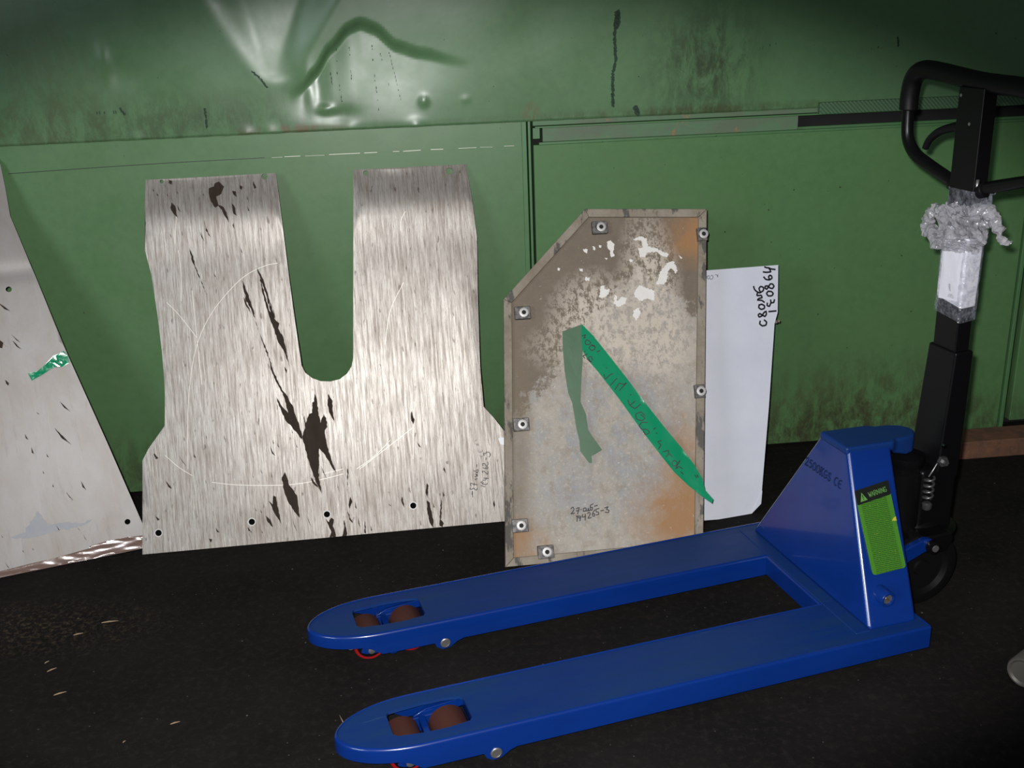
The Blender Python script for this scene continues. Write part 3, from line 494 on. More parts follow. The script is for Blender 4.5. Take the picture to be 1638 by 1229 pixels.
def box(name, x0, x1, y0, y1, z0, z1, mat, parent=None, bev=0.0, seg=2):
    v = [(x, y, z) for x in (x0, x1) for y in (y0, y1) for z in (z0, z1)]
    f = [(0, 1, 3, 2), (4, 6, 7, 5), (0, 4, 5, 1), (2, 3, 7, 6), (0, 2, 6, 4), (1, 5, 7, 3)]
    o = mesh_obj(name, v, f, mat, parent)
    if bev:
        bevel(o, bev, seg)
    return o

def poly_tris(outline, holes=(), grid=0.0):
    """triangulate an outline (with holes) in 2D, optionally with inner grid points"""
    pts = [Vector(p) for p in outline]
    n = len(pts)
    edges = [(i, (i + 1) % n) for i in range(n)]
    for h in holes:
        s = len(pts)
        pts += [Vector(p) for p in h]
        edges += [(s + i, s + (i + 1) % len(h)) for i in range(len(h))]
    def inside(p, poly):
        c = False
        j = len(poly) - 1
        for i in range(len(poly)):
            xi, yi = poly[i]; xj, yj = poly[j]
            if (yi > p[1]) != (yj > p[1]) and p[0] < (xj - xi) * (p[1] - yi) / (yj - yi) + xi:
                c = not c
            j = i
        return c
    if grid:
        xs = [p[0] for p in outline]; ys = [p[1] for p in outline]
        x = min(xs) + grid * .5
        while x < max(xs):
            y = min(ys) + grid * .5
            while y < max(ys):
                if inside((x, y), outline):
                    pts.append(Vector((x, y)))
                y += grid
            x += grid
    vo, eo, fo, _, _, _ = delaunay_2d_cdt(pts, edges, [], 0, 1e-6)
    keep = []
    for f in fo:
        cx = sum(vo[i].x for i in f) / len(f); cy = sum(vo[i].y for i in f) / len(f)
        if inside((cx, cy), outline) and not any(inside((cx, cy), h) for h in holes):
            keep.append(tuple(f))
    return vo, keep

def circle(c, r, n=14):
    return [(c[0] + r * math.cos(2 * math.pi * i / n), c[1] + r * math.sin(2 * math.pi * i / n)) for i in range(n)]

def sheet(name, outline, thick, mat, parent=None, holes=(), grid=0.0, height=None, y0=0.0):
    """a plate in the local XZ plane: front at y0 (+height), back thick behind it"""
    vo, fs = poly_tris(outline, holes, grid)
    h = height or (lambda x, z: 0.0)
    n = len(vo)
    V = [(v.x, y0 + h(v.x, v.y), v.y) for v in vo] + [(v.x, y0 + h(v.x, v.y) + thick, v.y) for v in vo]
    F = []
    cnt = {}
    for f in fs:
        # front must face -y
        a, b, c = [vo[i] for i in f[:3]]
        if (b - a).cross(c - a) < 0:
            f = tuple(reversed(f))
        F.append(f)
        F.append(tuple(i + n for i in reversed(f)))
        for i in range(len(f)):
            e = (f[i], f[(i + 1) % len(f)])
            cnt[e] = 1
    for (i, j) in cnt:
        if (j, i) not in cnt:
            F.append((j, i, i + n, j + n))
    o = mesh_obj(name, V, F, mat, parent)
    if grid:
        o.modifiers.new('split', 'EDGE_SPLIT').split_angle = math.radians(45)
    return o

def decal(name, outlines, mat, parent, y):
    """thin flat marks lying on a sheet's front"""
    V, F = [], []
    for ol in outlines:
        vo, fs = poly_tris(ol)
        s = len(V)
        V += [(v.x, y(v.x, v.y) if callable(y) else y, v.y) for v in vo]
        for f in fs:
            a, b, c = [vo[i] for i in f[:3]]
            if (b - a).cross(c - a) < 0:
                f = tuple(reversed(f))
            F.append(tuple(i + s for i in f))
    return mesh_obj(name, V, F, mat, parent)

def strokes(name, lines, w, mat, parent, y, tight=0.6):
    """pen strokes: flat ribbons of width w on a sheet's front"""
    V, F = [], []
    for ln in lines:
        P = [Vector(p) for p in ln]
        if len(P) > 2:
            Q = []
            for i in range(len(P) - 1):
                p0 = P[max(i - 1, 0)]; p1 = P[i]; p2 = P[i + 1]; p3 = P[min(i + 2, len(P) - 1)]
                for k in range(4):
                    s = k / 4
                    cr_ = 0.5 * ((2 * p1) + (p2 - p0) * s + (2 * p0 - 5 * p1 + 4 * p2 - p3) * s * s + (3 * p1 - p0 - 3 * p2 + p3) * s ** 3)
                    Q.append(cr_.lerp(p1.lerp(p2, s), tight))
            Q.append(P[-1])
            P = Q
        s = len(V)
        for i, q in enumerate(P):
            d = (P[min(i + 1, len(P) - 1)] - P[max(i - 1, 0)])
            if d.length < 1e-9:
                d = Vector((1, 0))
            d.normalize()
            nn = Vector((-d.y, d.x)) * w / 2
            e = d * (w * .3 if i == len(P) - 1 else (-w * .3 if i == 0 else 0))
            for a in (q + nn + e, q - nn + e):
                V.append((a.x, y(a.x, a.y) if callable(y) else y, a.y))
        for i in range(len(P) - 1):
            b = s + 2 * i
            F.append((b, b + 1, b + 3, b + 2))
    return mesh_obj(name, V, F, mat, parent)

def tube(name, pts, rad, mat, parent=None, seg=14, caps=True, flat=1.0):
    pts = [Vector(p) for p in pts]
    V, F = [], []
    prev = None
    for i, p in enumerate(pts):
        d = (pts[min(i + 1, len(pts) - 1)] - pts[max(i - 1, 0)]).normalized()
        if prev is None:
            a = Vector((0, 0, 1)) if abs(d.z) < 0.9 else Vector((1, 0, 0))
            x = d.cross(a).normalized()
        else:
            x = (prev - d * prev.dot(d)).normalized()
        prev = x
        y = d.cross(x)
        r = rad[i] if isinstance(rad, (list, tuple)) else rad
        for k in range(seg):
            t_ = 2 * math.pi * k / seg
            V.append(p + x * math.cos(t_) * r + y * math.sin(t_) * r * flat)
    for i in range(len(pts) - 1):
        for k in range(seg):
            a = i * seg + k; b = i * seg + (k + 1) % seg
            F.append((a, b, b + seg, a + seg))
    if caps:
        F.append(tuple(reversed(range(seg))))
        F.append(tuple(range((len(pts) - 1) * seg, len(pts) * seg)))
    o = mesh_obj(name, V, F, mat, parent, smooth=True)
    if caps:
        for p in o.data.polygons[-2:]:
            p.use_smooth = False
    return o

def spline(P, n=6):
    P = [Vector(p) for p in P]
    Q = []
    for i in range(len(P) - 1):
        p0 = P[max(i - 1, 0)]; p1 = P[i]; p2 = P[i + 1]; p3 = P[min(i + 2, len(P) - 1)]
        for k in range(n):
            s = k / n
            Q.append(0.5 * ((2 * p1) + (p2 - p0) * s + (2 * p0 - 5 * p1 + 4 * p2 - p3) * s * s + (3 * p1 - p0 - 3 * p2 + p3) * s ** 3))
    Q.append(P[-1])
    return Q

def lathe(name, c, axis, prof, mat, parent=None, seg=24, caps=True):
    """prof: (along, radius) pairs about an axis through c"""
    ax = Vector(axis).normalized()
    a = Vector((0, 0, 1)) if abs(ax.z) < 0.9 else Vector((1, 0, 0))
    x = ax.cross(a).normalized(); y = ax.cross(x)
    V, F = [], []
    for (h, r) in prof:
        for k in range(seg):
            t_ = 2 * math.pi * k / seg
            V.append(Vector(c) + ax * h + (x * math.cos(t_) + y * math.sin(t_)) * r)
    for i in range(len(prof) - 1):
        for k in range(seg):
            q = i * seg + k; w = i * seg + (k + 1) % seg
            F.append((q, w, w + seg, q + seg))
    if caps:
        F.append(tuple(reversed(range(seg))))
        F.append(tuple(range((len(prof) - 1) * seg, len(prof) * seg)))
    o = mesh_obj(name, V, F, mat, parent, smooth=True)
    m = o.modifiers.new('split', 'EDGE_SPLIT')
    m.split_angle = math.radians(40)
    return o

# ================================================================== SETTING
floor = mesh_obj('floor', [(-6, -4, 0), (6, -4, 0), (6, 6, 0), (-6, 6, 0)], [(0, 1, 2, 3)], M_FLOOR)
tag(floor, kind='structure')

wall = box('wall_back', -3.2, 3.2, 0.06, 0.12, 0, 2.6, M_DARK)
wall.matrix_world = frame(D['F_W'])
tag(wall, kind='structure')

# --- upper sheet, dented; leans a little forward
SZ0 = 1.050
def ss(a, b, x):
    t_ = min(1, max(0, (x - a) / (b - a)))
    return t_ * t_ * (3 - 2 * t_)
def gauss(x, z, cx, cz, rx, rz):
    return math.exp(-((x - cx) / rx) ** 2 - ((z - cz) / rz) ** 2)
def arch(x):
    """upper rim of the big dent, z at given x"""
    pts = [(-0.62, 1.115), (-0.545, 1.165), (-0.50, 1.205), (-0.455, 1.265), (-0.40, 1.315), (-0.37, 1.325), (-0.335, 1.312), (-0.28, 1.265), (-0.22, 1.245), (-0.10, 1.215), (0.06, 1.19)]
    if x <= pts[0][0]: return pts[0][1]
    for (a, za), (b, zb) in zip(pts, pts[1:]):
        if x <= b:
            s_ = (x - a) / (b - a); s_ = s_ * s_ * (3 - 2 * s_) * .5 + s_ * .5
            return za + (zb - za) * s_
    return pts[-1][1]
def dent(x, z):
    """outward (towards the viewer) height of the upper sheet"""
    h = 0.0
    # big dent under the arch: pushed in at the rim, coming back out downwards
    za = arch(x)
    wx = ss(-0.58, -0.50, x) * (1 - ss(-0.36, -0.06, x))
    if wx > 0:
        t_ = (za - z)
        inside = ss(-0.014, 0.016, t_)
        depth = max(0.0, 1 - max(t_, 0) / max(0.05, (za - 1.065)))
        h -= 0.021 * wx * inside * depth ** 1.1
    # pleat left of it: a facet facing up and to the right, its tip pointing down
    tipx, tipz = -0.625, 1.180
    d = z - tipz
    if d > -0.03:
        dd = max(d, 0)
        xl = tipx - 0.012 - 0.20 * dd
        xr = tipx + 0.025 + 0.48 * dd
        m_ = ss(xl - 0.025 - 0.35 * dd, xl + 0.02, x) * (1 - ss(xr - 0.03, xr + 0.05 + 0.2 * dd, x))
        h -= m_ * ss(-0.01, 0.03, d) * (0.080 * dd + 0.060 * (x - xl))
    # creases between them
    h += 0.004 * gauss(x, z, -0.518, 1.165, 0.018, 0.055)
    h -= 0.004 * gauss(x, z, -0.565, 1.145, 0.035, 0.055)
    # dimples
    h += 0.0045 * gauss(x, z, -0.480, 1.108, 0.020, 0.010) - 0.003 * gauss(x, z, -0.445, 1.09, 0.045, 0.02)
    h += 0.0040 * gauss(x, z, -0.215, 1.118, 0.011, 0.013)
    h += 0.0015 * gauss(x, z, -0.10, 1.118, 0.011, 0.008)
    for (cx, a_) in ((-0.70, .004), (-0.635, .003), (-0.24, .0045), (-0.99, .003), (-0.42, .002)):
        h += a_ * gauss(x, z, cx, 1.052, 0.02, 0.018)
    # tent at the left
    h += 0.005 * gauss(x, z, -1.040, 1.25, 0.018, 0.045) - 0.004 * gauss(x, z, -1.0, 1.22, 0.06, 0.04)
    # lazy waviness
    h += 0.0030 * noise.noise(Vector((x * 2.1, z * 2.6, 1.7))) + 0.0014 * noise.noise(Vector((x * 6, z * 7, 4.2)))
    return h
V, F = [], []
xs = []
x = -3.0
while x < 3.0:
    xs.append(x)
    x += 0.0065 if -1.3 < x < 0.2 else 0.04
zs = []
z = SZ0
while z < 2.4:
    zs.append(z)
    z += 0.0065 if z < 1.47 else 0.06
TILT = math.tan(math.radians(3.2))
for z in zs:
    for x in xs:
        edge = 0.0012 * noise.noise(Vector((x * 30, 0, 3))) if z == zs[0] else 0
        y = -0.012 - (z - SZ0) * TILT - dent(x, z)
        V.append((x, y, z + edge))
nx = len(xs)
for j in range(len(zs) - 1):
    for i in range(nx - 1):
        a = j * nx + i
        F.append((a, a + 1, a + nx + 1, a + nx))
up_sheet = mesh_obj('upper_panel', V, F, M_UP, wall, smooth=True)
sm = up_sheet.modifiers.new('thickness', 'SOLIDIFY')
sm.thickness = 0.003
sm.offset = -1

upy = lambda x, z: -0.0132 - (z - SZ0) * TILT - dent(x, z)
for ln, w_ in (([(0.317, 1.325), (0.312, 1.27), (0.315, 1.20), (0.307, 1.165), (0.309, 1.08)], 0.0075), ([(0.320, 1.330), (0.317, 1.29)], 0.013), ([(-0.44, 1.27), (-0.442, 1.20), (-0.436, 1.12)], 0.0025), ([(-0.405, 1.27), (-0.405, 1.16)], 0.002), ([(-0.345, 1.28), (-0.343, 1.18), (-0.338, 1.10)], 0.0025), ([(-0.325, 1.25), (-0.305, 1.16)], 0.002), ([(-0.30, 1.25), (-0.285, 1.17), (-0.275, 1.11)], 0.0018), ([(-0.46, 1.22), (-0.458, 1.17)], 0.0025), ([(0.375, 1.075), (0.378, 1.055)], 0.012),
               ([(-0.80, 1.125), (-0.802, 1.075)], 0.005), ([(-1.10, 1.125), (-1.02, 1.125)], 0.0025), ([(-1.02, 1.135), (-1.01, 1.118)], 0.005), ([(-0.665, 1.215), (-0.645, 1.195), (-0.63, 1.172)], 0.004), ([(0.67, 1.20), (0.74, 1.225), (0.79, 1.237)], 0.0016), ([(1.115, 1.235), (1.12, 1.21)], 0.004)):
    P_ = []
    for (xa, za_), (xb, zb_) in zip(ln, ln[1:]):
        P_ += [(xa + (xb - xa) * k / 6, za_ + (zb_ - za_) * k / 6) for k in range(6)]
    P_.append(ln[-1])
    rd = random.Random(len(P_) + int(w_ * 1e5))
    dabs = []
    for (xa, za_), (xb, zb_) in zip(P_, P_[1:]):
        L_ = math.hypot(xb - xa, zb_ - za_)
        for k in range(max(1, int(L_ / (0.006 if w_ < 0.004 else 0.0012)))):
            if w_ < 0.004 and rd.random() < 0.45:
                continue
            s_ = rd.random()
            cx, cz = xa + (xb - xa) * s_ + rd.uniform(-.35, .35) * w_, za_ + (zb_ - za_) * s_
            rx, rz = w_ * rd.uniform(.25, .62), max(w_ * .5, 0.0035) * rd.uniform(.6, 1.6)
            dabs.append([(cx + rx * math.cos(q * math.pi / 4) * rd.uniform(.7, 1.1), cz + rz * math.sin(q * math.pi / 4) * rd.uniform(.7, 1.1)) for q in range(8)])
    if dabs:
        tag(decal('grime_drip', dabs, M_GRIME, wall, upy), kind='stuff')

# --- lower left sheet, its folded top lip, the post, door leaf and rail
box('lower_panel', -3.0, 0.052, 0.0, 0.02, 0.012, 1.062, M_LOW, wall)
lip = sheet('folded_lip', [(-1.60, 0.972), (-0.9, 0.983), (-0.3, 0.984), (0.050, 0.982), (0.050, 1.06), (-1.60, 1.06)], 0.0022, M_LOW, wall, y0=-0.0022)
rl = random.Random(4)
xa = -0.64
while xa < 0.02:
    xb = xa + rl.uniform(0.01, 0.09)
    strokes('worn_lip_glint', [[(xa, 0.9848 + rl.uniform(-.0006, .0006)), (min(xb, 0.03), 0.9846 + rl.uniform(-.0006, .0006))]], rl.uniform(0.0005, 0.0014), M_SCR_GLINT, wall, -0.0026)  # worn bare edge, its broken glints painted on as bright strokes
    xa = xb + rl.uniform(0.003, 0.05)
strokes('dark_lip_edge', [[(-1.34, 0.976), (-1.1, 0.981), (-0.9, 0.984), (-0.66, 0.985)]], 0.0016, M_INK, wall, -0.0026)
box('seam_post', 0.052, 0.066, -0.004, 0.03, 0.012, 1.052, M_TRIM, wall, 0.002)
box('seam_post', 0.070, 0.078, -0.002, 0.03, 0.012, 1.052, M_TRIM, wall, 0.002)
door = box('door_leaf', 0.084, 1.572, -0.006, 0.03, 0.012, 0.984, M_DOOR, wall, 0.003)
box('door_top_lip', 0.100, 1.572, -0.010, 0.0, 0.984, 0.991, M_TRIM, wall, 0.001)
box('rail_flange', 0.084, 2.9, -0.004, 0.03, 1.036, 1.054, M_RAIL, wall, 0.002)
box('rail_groove_strip', 0.09, 2.9, -0.008, 0.02, 1.030, 1.0345, M_TRIM, wall, 0.001)
box('rail_bar', 0.112, 0.852, 0.004, 0.03, 0.990, 1.030, M_RAIL, wall, 0.002)
box('rail_end_block', 0.084, 0.104, 0.0, 0.03, 1.000, 1.030, M_TRIM, wall, 0.001)
box('hatched_strip', 0.90, 2.9, -0.030, -0.014, 1.034, 1.066, M_HATCH, wall, 0.001)
box('rail_lower_lip', 0.852, 2.9, 0.03, 0.05, 0.980, 0.994, M_TRIM, wall)
box('door_edge_post', 1.578, 1.590, -0.008, 0.03, 0.0, 0.99, M_TRIM, wall, 0.002)
box('right_panel', 1.614, 3.0, 0.0, 0.03, 0.03, 0.992, M_DOOR, wall, 0.003)

# ================================================================== LOOSE SHEETS
def clamp0(ol):
    return [(x, max(z, 0.0012)) for x, z in ol]

# --- forked plate
def mbend(x, z):
    # lightly bowed: bent back above z = 0.85, slightly dished near the fork
    h = -0.0085 * ss(0.78, 0.91, z) * (1 - 0.45 * ss(0.5, 0.75, x)) + 0.016 * ss(0.89, 1.02, z)
    h += -0.004 * math.sin(x * 3.0) * ss(0, .3, z)
    h += 0.0022 * noise.noise(Vector((x * 4, z * 4, 0.3)))
    h -= 0.010 * math.exp(-((x - .93) / .05) ** 2) * ss(.25, .5, z) * (1 - ss(.55, .85, z)) * 0.5
    return h * ss(0.0, 0.1, z)
holes = [circle(c, (0.0052, 0.0085, 0.0075, 0.010)[i] if i < 4 else 0.0085) for i, c in enumerate(D['M_holes'])]
plateM = sheet('forked_metal_plate', clamp0(D['M_out']), 0.004, M_BR, None, holes, 0.022, mbend)
plateM.matrix_world = frame(D['F_M'])
for p in plateM.data.polygons:
    p.use_smooth = True
es = plateM.modifiers.new('split', 'EDGE_SPLIT'); es.split_angle = math.radians(35)
tag(plateM, 'large fork-shaped brushed metal plate with U slot, leaning on green wall', 'metal plate')
mf = lambda e: (lambda x, z: mbend(x, z) - e)
def ragged(ol, amp=0.0016, seed=0, step=0.006):
    """break a traced stain edge up into small teeth"""
    rnd = random.Random(seed)
    out = []
    n = len(ol)
    for i in range(n):
        a = Vector(ol[i]); b = Vector(ol[(i + 1) % n])
        L_ = (b - a).length
        k = max(1, int(L_ / step))
        for q in range(k):
            p_ = a.lerp(b, q / k)
            if q:
                nn = Vector((-(b - a).y, (b - a).x)).normalized()
                p_ = p_ + nn * rnd.uniform(-amp, amp)
            out.append((p_.x, max(p_.y, 0.0012)))
    return out
def area(ol):
    return abs(sum(ol[i - 1][0] * ol[i][1] - ol[i][0] * ol[i - 1][1] for i in range(len(ol)))) / 2
def stains(name, ols, mat, parent, y, amp, lim=0.00006, step=0.006):
    small = []
    for i, s_ in enumerate(ols):
        if area(s_) > lim:
            decal(name, [ragged(s_, amp, i, step)], mat, parent, y)
        else:
            small.append(s_)
    if small:
        tag(decal('small_' + name + 's', small, mat, parent, y), kind='stuff')
stains('stain', D['M_stains'], M_STAIN, plateM, mf(0.0022), 0.0012)
for ln in D['M_scr']:
    strokes('scratch', [ln], 0.0015, M_SCR_GLINT, plateM, mf(0.0016), 0.0)
decal('white_spot', [D['M_white']], M_WSPOT, plateM, mf(0.0022))
tag(strokes('handwriting', D['M_text'], 0.0020, M_INK, plateM, mf(0.0024)), 'black handwritten number 27 сиб 194265-3')
strokes('pencil_mark', D['M_text2'], 0.0013, M_INK2, plateM, mf(0.0024))
for c in D['M_holes'][4:]:
    o = lathe('hole_rim', (c[0], mbend(*c) - 0.0006, c[1]), (0, 1, 0), [(-0.0012, 0.0086), (-0.0012, 0.0112), (0.002, 0.0112), (0.002, 0.0086), (-0.0012, 0.0086)], M_NUT, plateM, 16, caps=False)

# --- left plate, only its right part in view
Lo = clamp0(D['L_out'][:-1])
Lo = Lo + [(0.160, 1.10), (-0.16, 1.10), (-0.20, 0.94), (-0.36, 0.40), (-0.42, 0.0012)]
plateL = sheet('metal_plate', Lo, 0.004, M_BR2, None, [circle(c, 0.0075) for c in D['L_holes']], 0.011, lambda x, z: 0.012 * ss(0.78, 1.1, z) + 0.010 * math.exp(-((z - .79) / .02) ** 2) * 0.25)
plateL.matrix_world = frame(D['F_L'])
for p in plateL.data.polygons:
    p.use_smooth = True
es = plateL.modifiers.new('split', 'EDGE_SPLIT'); es.split_angle = math.radians(35)
tag(plateL, 'tapered bare metal plate with green tape tab, cut off by the left edge', 'metal plate')
lf = lambda e: (lambda x, z: 0.012 * ss(0.78, 1.1, z) + 0.010 * math.exp(-((z - .79) / .02) ** 2) * 0.25 - e)
stains('stain', D['L_stains'], M_STAIN, plateL, lf(0.0022), 0.0006)
decal('grey_smudge', [ragged(D['L_smudge'], 0.003, 3)], M_SMUDGE, plateL, lf(0.0018))
gt = sheet('green_tape', D['L_gtape'], 0.0012, M_GTAPE, plateL, grid=0.006, height=lambda x, z: -0.0035 - 0.0025 * noise.noise(Vector((x * 70, z * 70, 1))))
tag(gt, 'crumpled green tape tab')
bt_out = clamp0(D['L_btape'][1:-1] )
bt_out = [(-0.42, 0.0012), (-0.42, 0.012)] + bt_out
bt = sheet('brown_tape', bt_out, 0.0012, M_BTAPE, plateL, grid=0.004, height=lambda x, z: -0.004 - 0.0013 * noise.noise(Vector((x * 26 + z * 50, z * 110, 1))))
for p in bt.data.polygons:
    p.use_smooth = True
tag(bt, 'shiny brown packing tape along the bottom edge')

# --- weathered panel with cut corner
Co = clamp0(D['C_out'])
panel = sheet('weathered_panel', Co, 0.003, M_WEATH, None, (), 0.04)
panel.matrix_world = frame(D['F_C'])
tag(panel, 'dirty mottled metal panel with one cut corner and green tape, behind the blue forks', 'panel')
def inset(ol, d):
    n = len(ol)
    out = []
    for i in range(n):
        p0 = Vector(ol[i - 1]); p1 = Vector(ol[i]); p2 = Vector(ol[(i + 1) % n])
        e1 = (p1 - p0).normalized(); e2 = (p2 - p1).normalized()
        n1 = Vector((e1.y, -e1.x)); n2 = Vector((e2.y, -e2.x))
        k = (n1 + n2)
        out.append(tuple(p1 + k * (d / max(0.3, 1 + n1.dot(n2)))))
    return out
Ci = inset(Co, 0.022)
for i in range(5):
    j = (i + 1) % 5
    a0, a1, b1, b0 = Co[i], Co[j], Ci[j], Ci[i]
    # a folded rim strip: proud of the face, its inner edge sloping down to it
    V = [(a0[0], -0.013, a0[1]), (a1[0], -0.013, a1[1]), (b1[0], -0.010, b1[1]), (b0[0], -0.010, b0[1]),
         (a0[0], 0.004, a0[1]), (a1[0], 0.004, a1[1]), (b1[0], 0.0, b1[1]), (b0[0], 0.0, b0[1])]
    rim = mesh_obj('rim', V, [(0, 3, 2, 1), (0, 1, 5, 4), (3, 7, 6, 2), (4, 5, 6, 7), (0, 4, 7, 3), (1, 2, 6, 5)], M_RIM, panel)
    bevel(rim, 0.0025, 2)
stains('paint_flake', D['C_white'], M_FLAKE, panel, -0.0012, 0.0018, 0.00004, 0.003)
for i, (cx, cz) in enumerate(D['C_tabs']):
    w_, h_ = (0.021, 0.017) if i not in (1, 6) else (0.013, 0.018)
    tb = box('tab', cx - w_, cx + w_, -0.0175, -0.002, cz - h_, cz + h_, M_TAB, panel, 0.002)
    lathe('nut', (cx + .003, -0.0175, cz), (0, -1, 0), [(0, 0.0125), (0.003, 0.0125), (0.0035, 0.011), (0.0035, 0.006), (0.0005, 0.006)], M_NUT, tb, 12)
    lathe('nut_hole_disc', (cx + .003, -0.0172, cz), (0, -1, 0), [(0, 0.0064), (0.0016, 0.0064)], M_HOLE, tb, 12)  # solid disc, its dark colour stands in for the shade in the bore
t1 = sheet('green_tape', D['C_tape1'], 0.0008, M_GTAPE, panel, grid=0.012, height=lambda x, z: -0.022 - 0.004 * noise.noise(Vector((x * 26, z * 26, 1))) * ss(0.36, 0.5, x))
for p in t1.data.polygons:
    p.use_smooth = True
tag(t1, 'long strip of glossy green tape with black handwriting')
for seg_ in (D['C_tapetext'][:7], D['C_tapetext'][7:23], D['C_tapetext'][23:25], D['C_tapetext'][25:]):
    strokes('tape_handwriting', seg_, 0.0023, M_INK, t1, lambda x, z: -0.0238 - 0.004 * noise.noise(Vector((x * 26, z * 26, 1))) * ss(0.36, 0.5, x))
t2 = sheet('folded_tape_tail', D['C_tape2'], 0.0008, M_GTAPE2, panel, grid=0.02, height=lambda x, z: -0.018 - 0.0008 * noise.noise(Vector((x * 20, z * 20, 5))))
for p in t2.data.polygons:
    p.use_smooth = True
tag(strokes('handwriting', D['C_text'], 0.0026, M_INK, panel, -0.0012), 'black handwritten number 27 сиб- 194265-3')

# --- white flat carton behind it
carton = sheet('flat_carton', clamp0(D['B_out']), 0.05, M_BOX, None, (), 0.03, lambda x, z: 0.0025 * math.exp(-((z - 0.545 + .03 * x) / .006) ** 2) + 0.004 * ss(.0, .12, .12 - z) * 0)
carton.matrix_world = frame(D['F_B'])
tag(carton, 'white flattened carton with black handwriting, leaning behind the dirty panel', 'carton')
strokes('handwriting', D['B_text'], 0.0048, M_INK, carton, -0.0008)
strokes('small_print', D['B_print'], 0.0020, M_PRINT, carton, -0.0008)
fold = sheet('creased_corner', [(0.146, 0.002), (0.1774, 0.0242), (0.186, 0.060)], 0.001, M_BOX, carton, height=lambda x, z: -0.002 + 0.0 * x)
tw_ = lathe('twisted_tag', (0.298, 0.01, 0.523), (1, 0, .15), [(-0.004, 0.003), (0.001, 0.0055), (0.006, 0.003), (0.010, 0.005), (0.013, 0.002)], M_RIM, carton, 8)

# --- brown cardboard sheet at the very back
FW = frame(D['F_W'])
card = sheet('cardboard_sheet', [(0.0, 0.0012), (0.30, 0.0012), (0.30, 0.77), (0.297, 0.80), (0.0, 0.80)], 0.006, M_CARD)
ang = math.atan2(0.20, 0.74)
card.matrix_world = FW @ Matrix.Translation((0.275, -0.235, 0)) @ Matrix.Rotation(-ang, 4, 'X')
tag(card, 'brown cardboard sheet barely showing between dirty panel and green wall', 'cardboard')

# --- rusty bar on the floor by the wall, pipe end, splinters
beam = bevel(sheet('rusty_bar', [(0, 0), (1.9, 0), (1.9, 0.058), (0, 0.058)], 0.10, M_RUST), 0.004)
beam.matrix_world = FW @ Matrix.Translation((1.29, -0.200, 0.0))
tag(beam, 'long rusty brown steel bar lying along the wall base at right', 'steel bar')

pipe = bpy.data.objects.new('pipe', None)
COL.objects.link(pipe)
pipe.location = (1.028, 1.842, 0.0335)
pipe.rotation_euler = (0, 0, math.radians(38))
tag(pipe, 'short end of rusty pipe poking in at the lower right edge', 'pipe')
lathe('pipe_wall', (0, 0, 0), (1, 0, 0), [(0.004, 0.024), (0.0, 0.028), (0.0, 0.031), (0.003, 0.0335), (0.6, 0.0335), (0.6, 0.024)], M_PIPE, pipe, 28)
lathe('rusty_core', (0, 0, 0), (1, 0, 0), [(0.006, 0.0245), (0.5, 0.0245)], M_RUST2, pipe, 28)

SPL = [(-0.986, 2.218, .036, 0.15, 'longest pale wood splinter on the black floor below the left plate'), (-1.044, 2.169, .020, .35, 'short wedge-shaped wood splinter beside the longest one'),
       (-1.074, 2.058, .011, .9, 'tiny bent wood chip on the floor near the left edge'), (-1.051, 2.028, .020, .7, 'thin curved wood shaving below the tiny bent chip'),
       (-0.998, 1.939, .024, .45, 'greyish straight wood sliver nearest the lower left corner'), (-0.717, 1.824, .018, .4, 'faint thin shaving on open floor left of the near fork'),
       (-0.375, 1.819, .026, 2.0, 'pale straw shaving just beside the tip of the near blue fork'), (-0.804, 1.77, .007, 1.0, 'minute light crumb near the bottom edge of the floor')]
for i, (x, y, L_, a_, lb) in enumerate(SPL):
    rnd = random.Random(i)
    L_ *= 0.55
    w_ = L_ * 0.055 + 0.0004
    V = [(-L_, -w_, 0.0), (-L_ * .9, w_, 0.0), (-L_ * .1, w_ * .9, 0.0), (L_, 0, 0.0), (-L_ * .1, -w_ * .7, 0.0)]
    V += [(q[0] * .96, q[1] * .8, 0.0010 + 0.0012 * (k == 2)) for k, q in enumerate(V)]
    sp_ = mesh_obj('wood_splinter', V, [(4, 3, 2, 1, 0), (5, 6, 7, 8, 9), (0, 1, 6, 5), (1, 2, 7, 6), (2, 3, 8, 7), (3, 4, 9, 8), (4, 0, 5, 9)], M_WOOD)
    sp_.location = (x, y, 0.0002)
    sp_.rotation_euler = (0, 0, a_)
    tag(sp_, lb, 'splinter', 'wood splinters on the floor')

# ================================================================== PALLET TRUCK (u along the forks, v across, z up)
truck = bpy.data.objects.new('pallet_truck', None)
COL.objects.link(truck)
truck.location = (-0.33223, 1.57660, 0)
truck.rotation_euler = (0, 0, 0.296408)
tag(truck, 'blue hand pallet truck with two forks and black tow handle', 'pallet truck')
ZT, HW = 0.085, 0.08

def half_w(u):
    if u >= 0.17:
        return HW
    s_ = max(0.0, 1 - ((0.17 - u) / 0.17) ** 2.3)
    return HW * (0.0 + s_ ** 0.55)

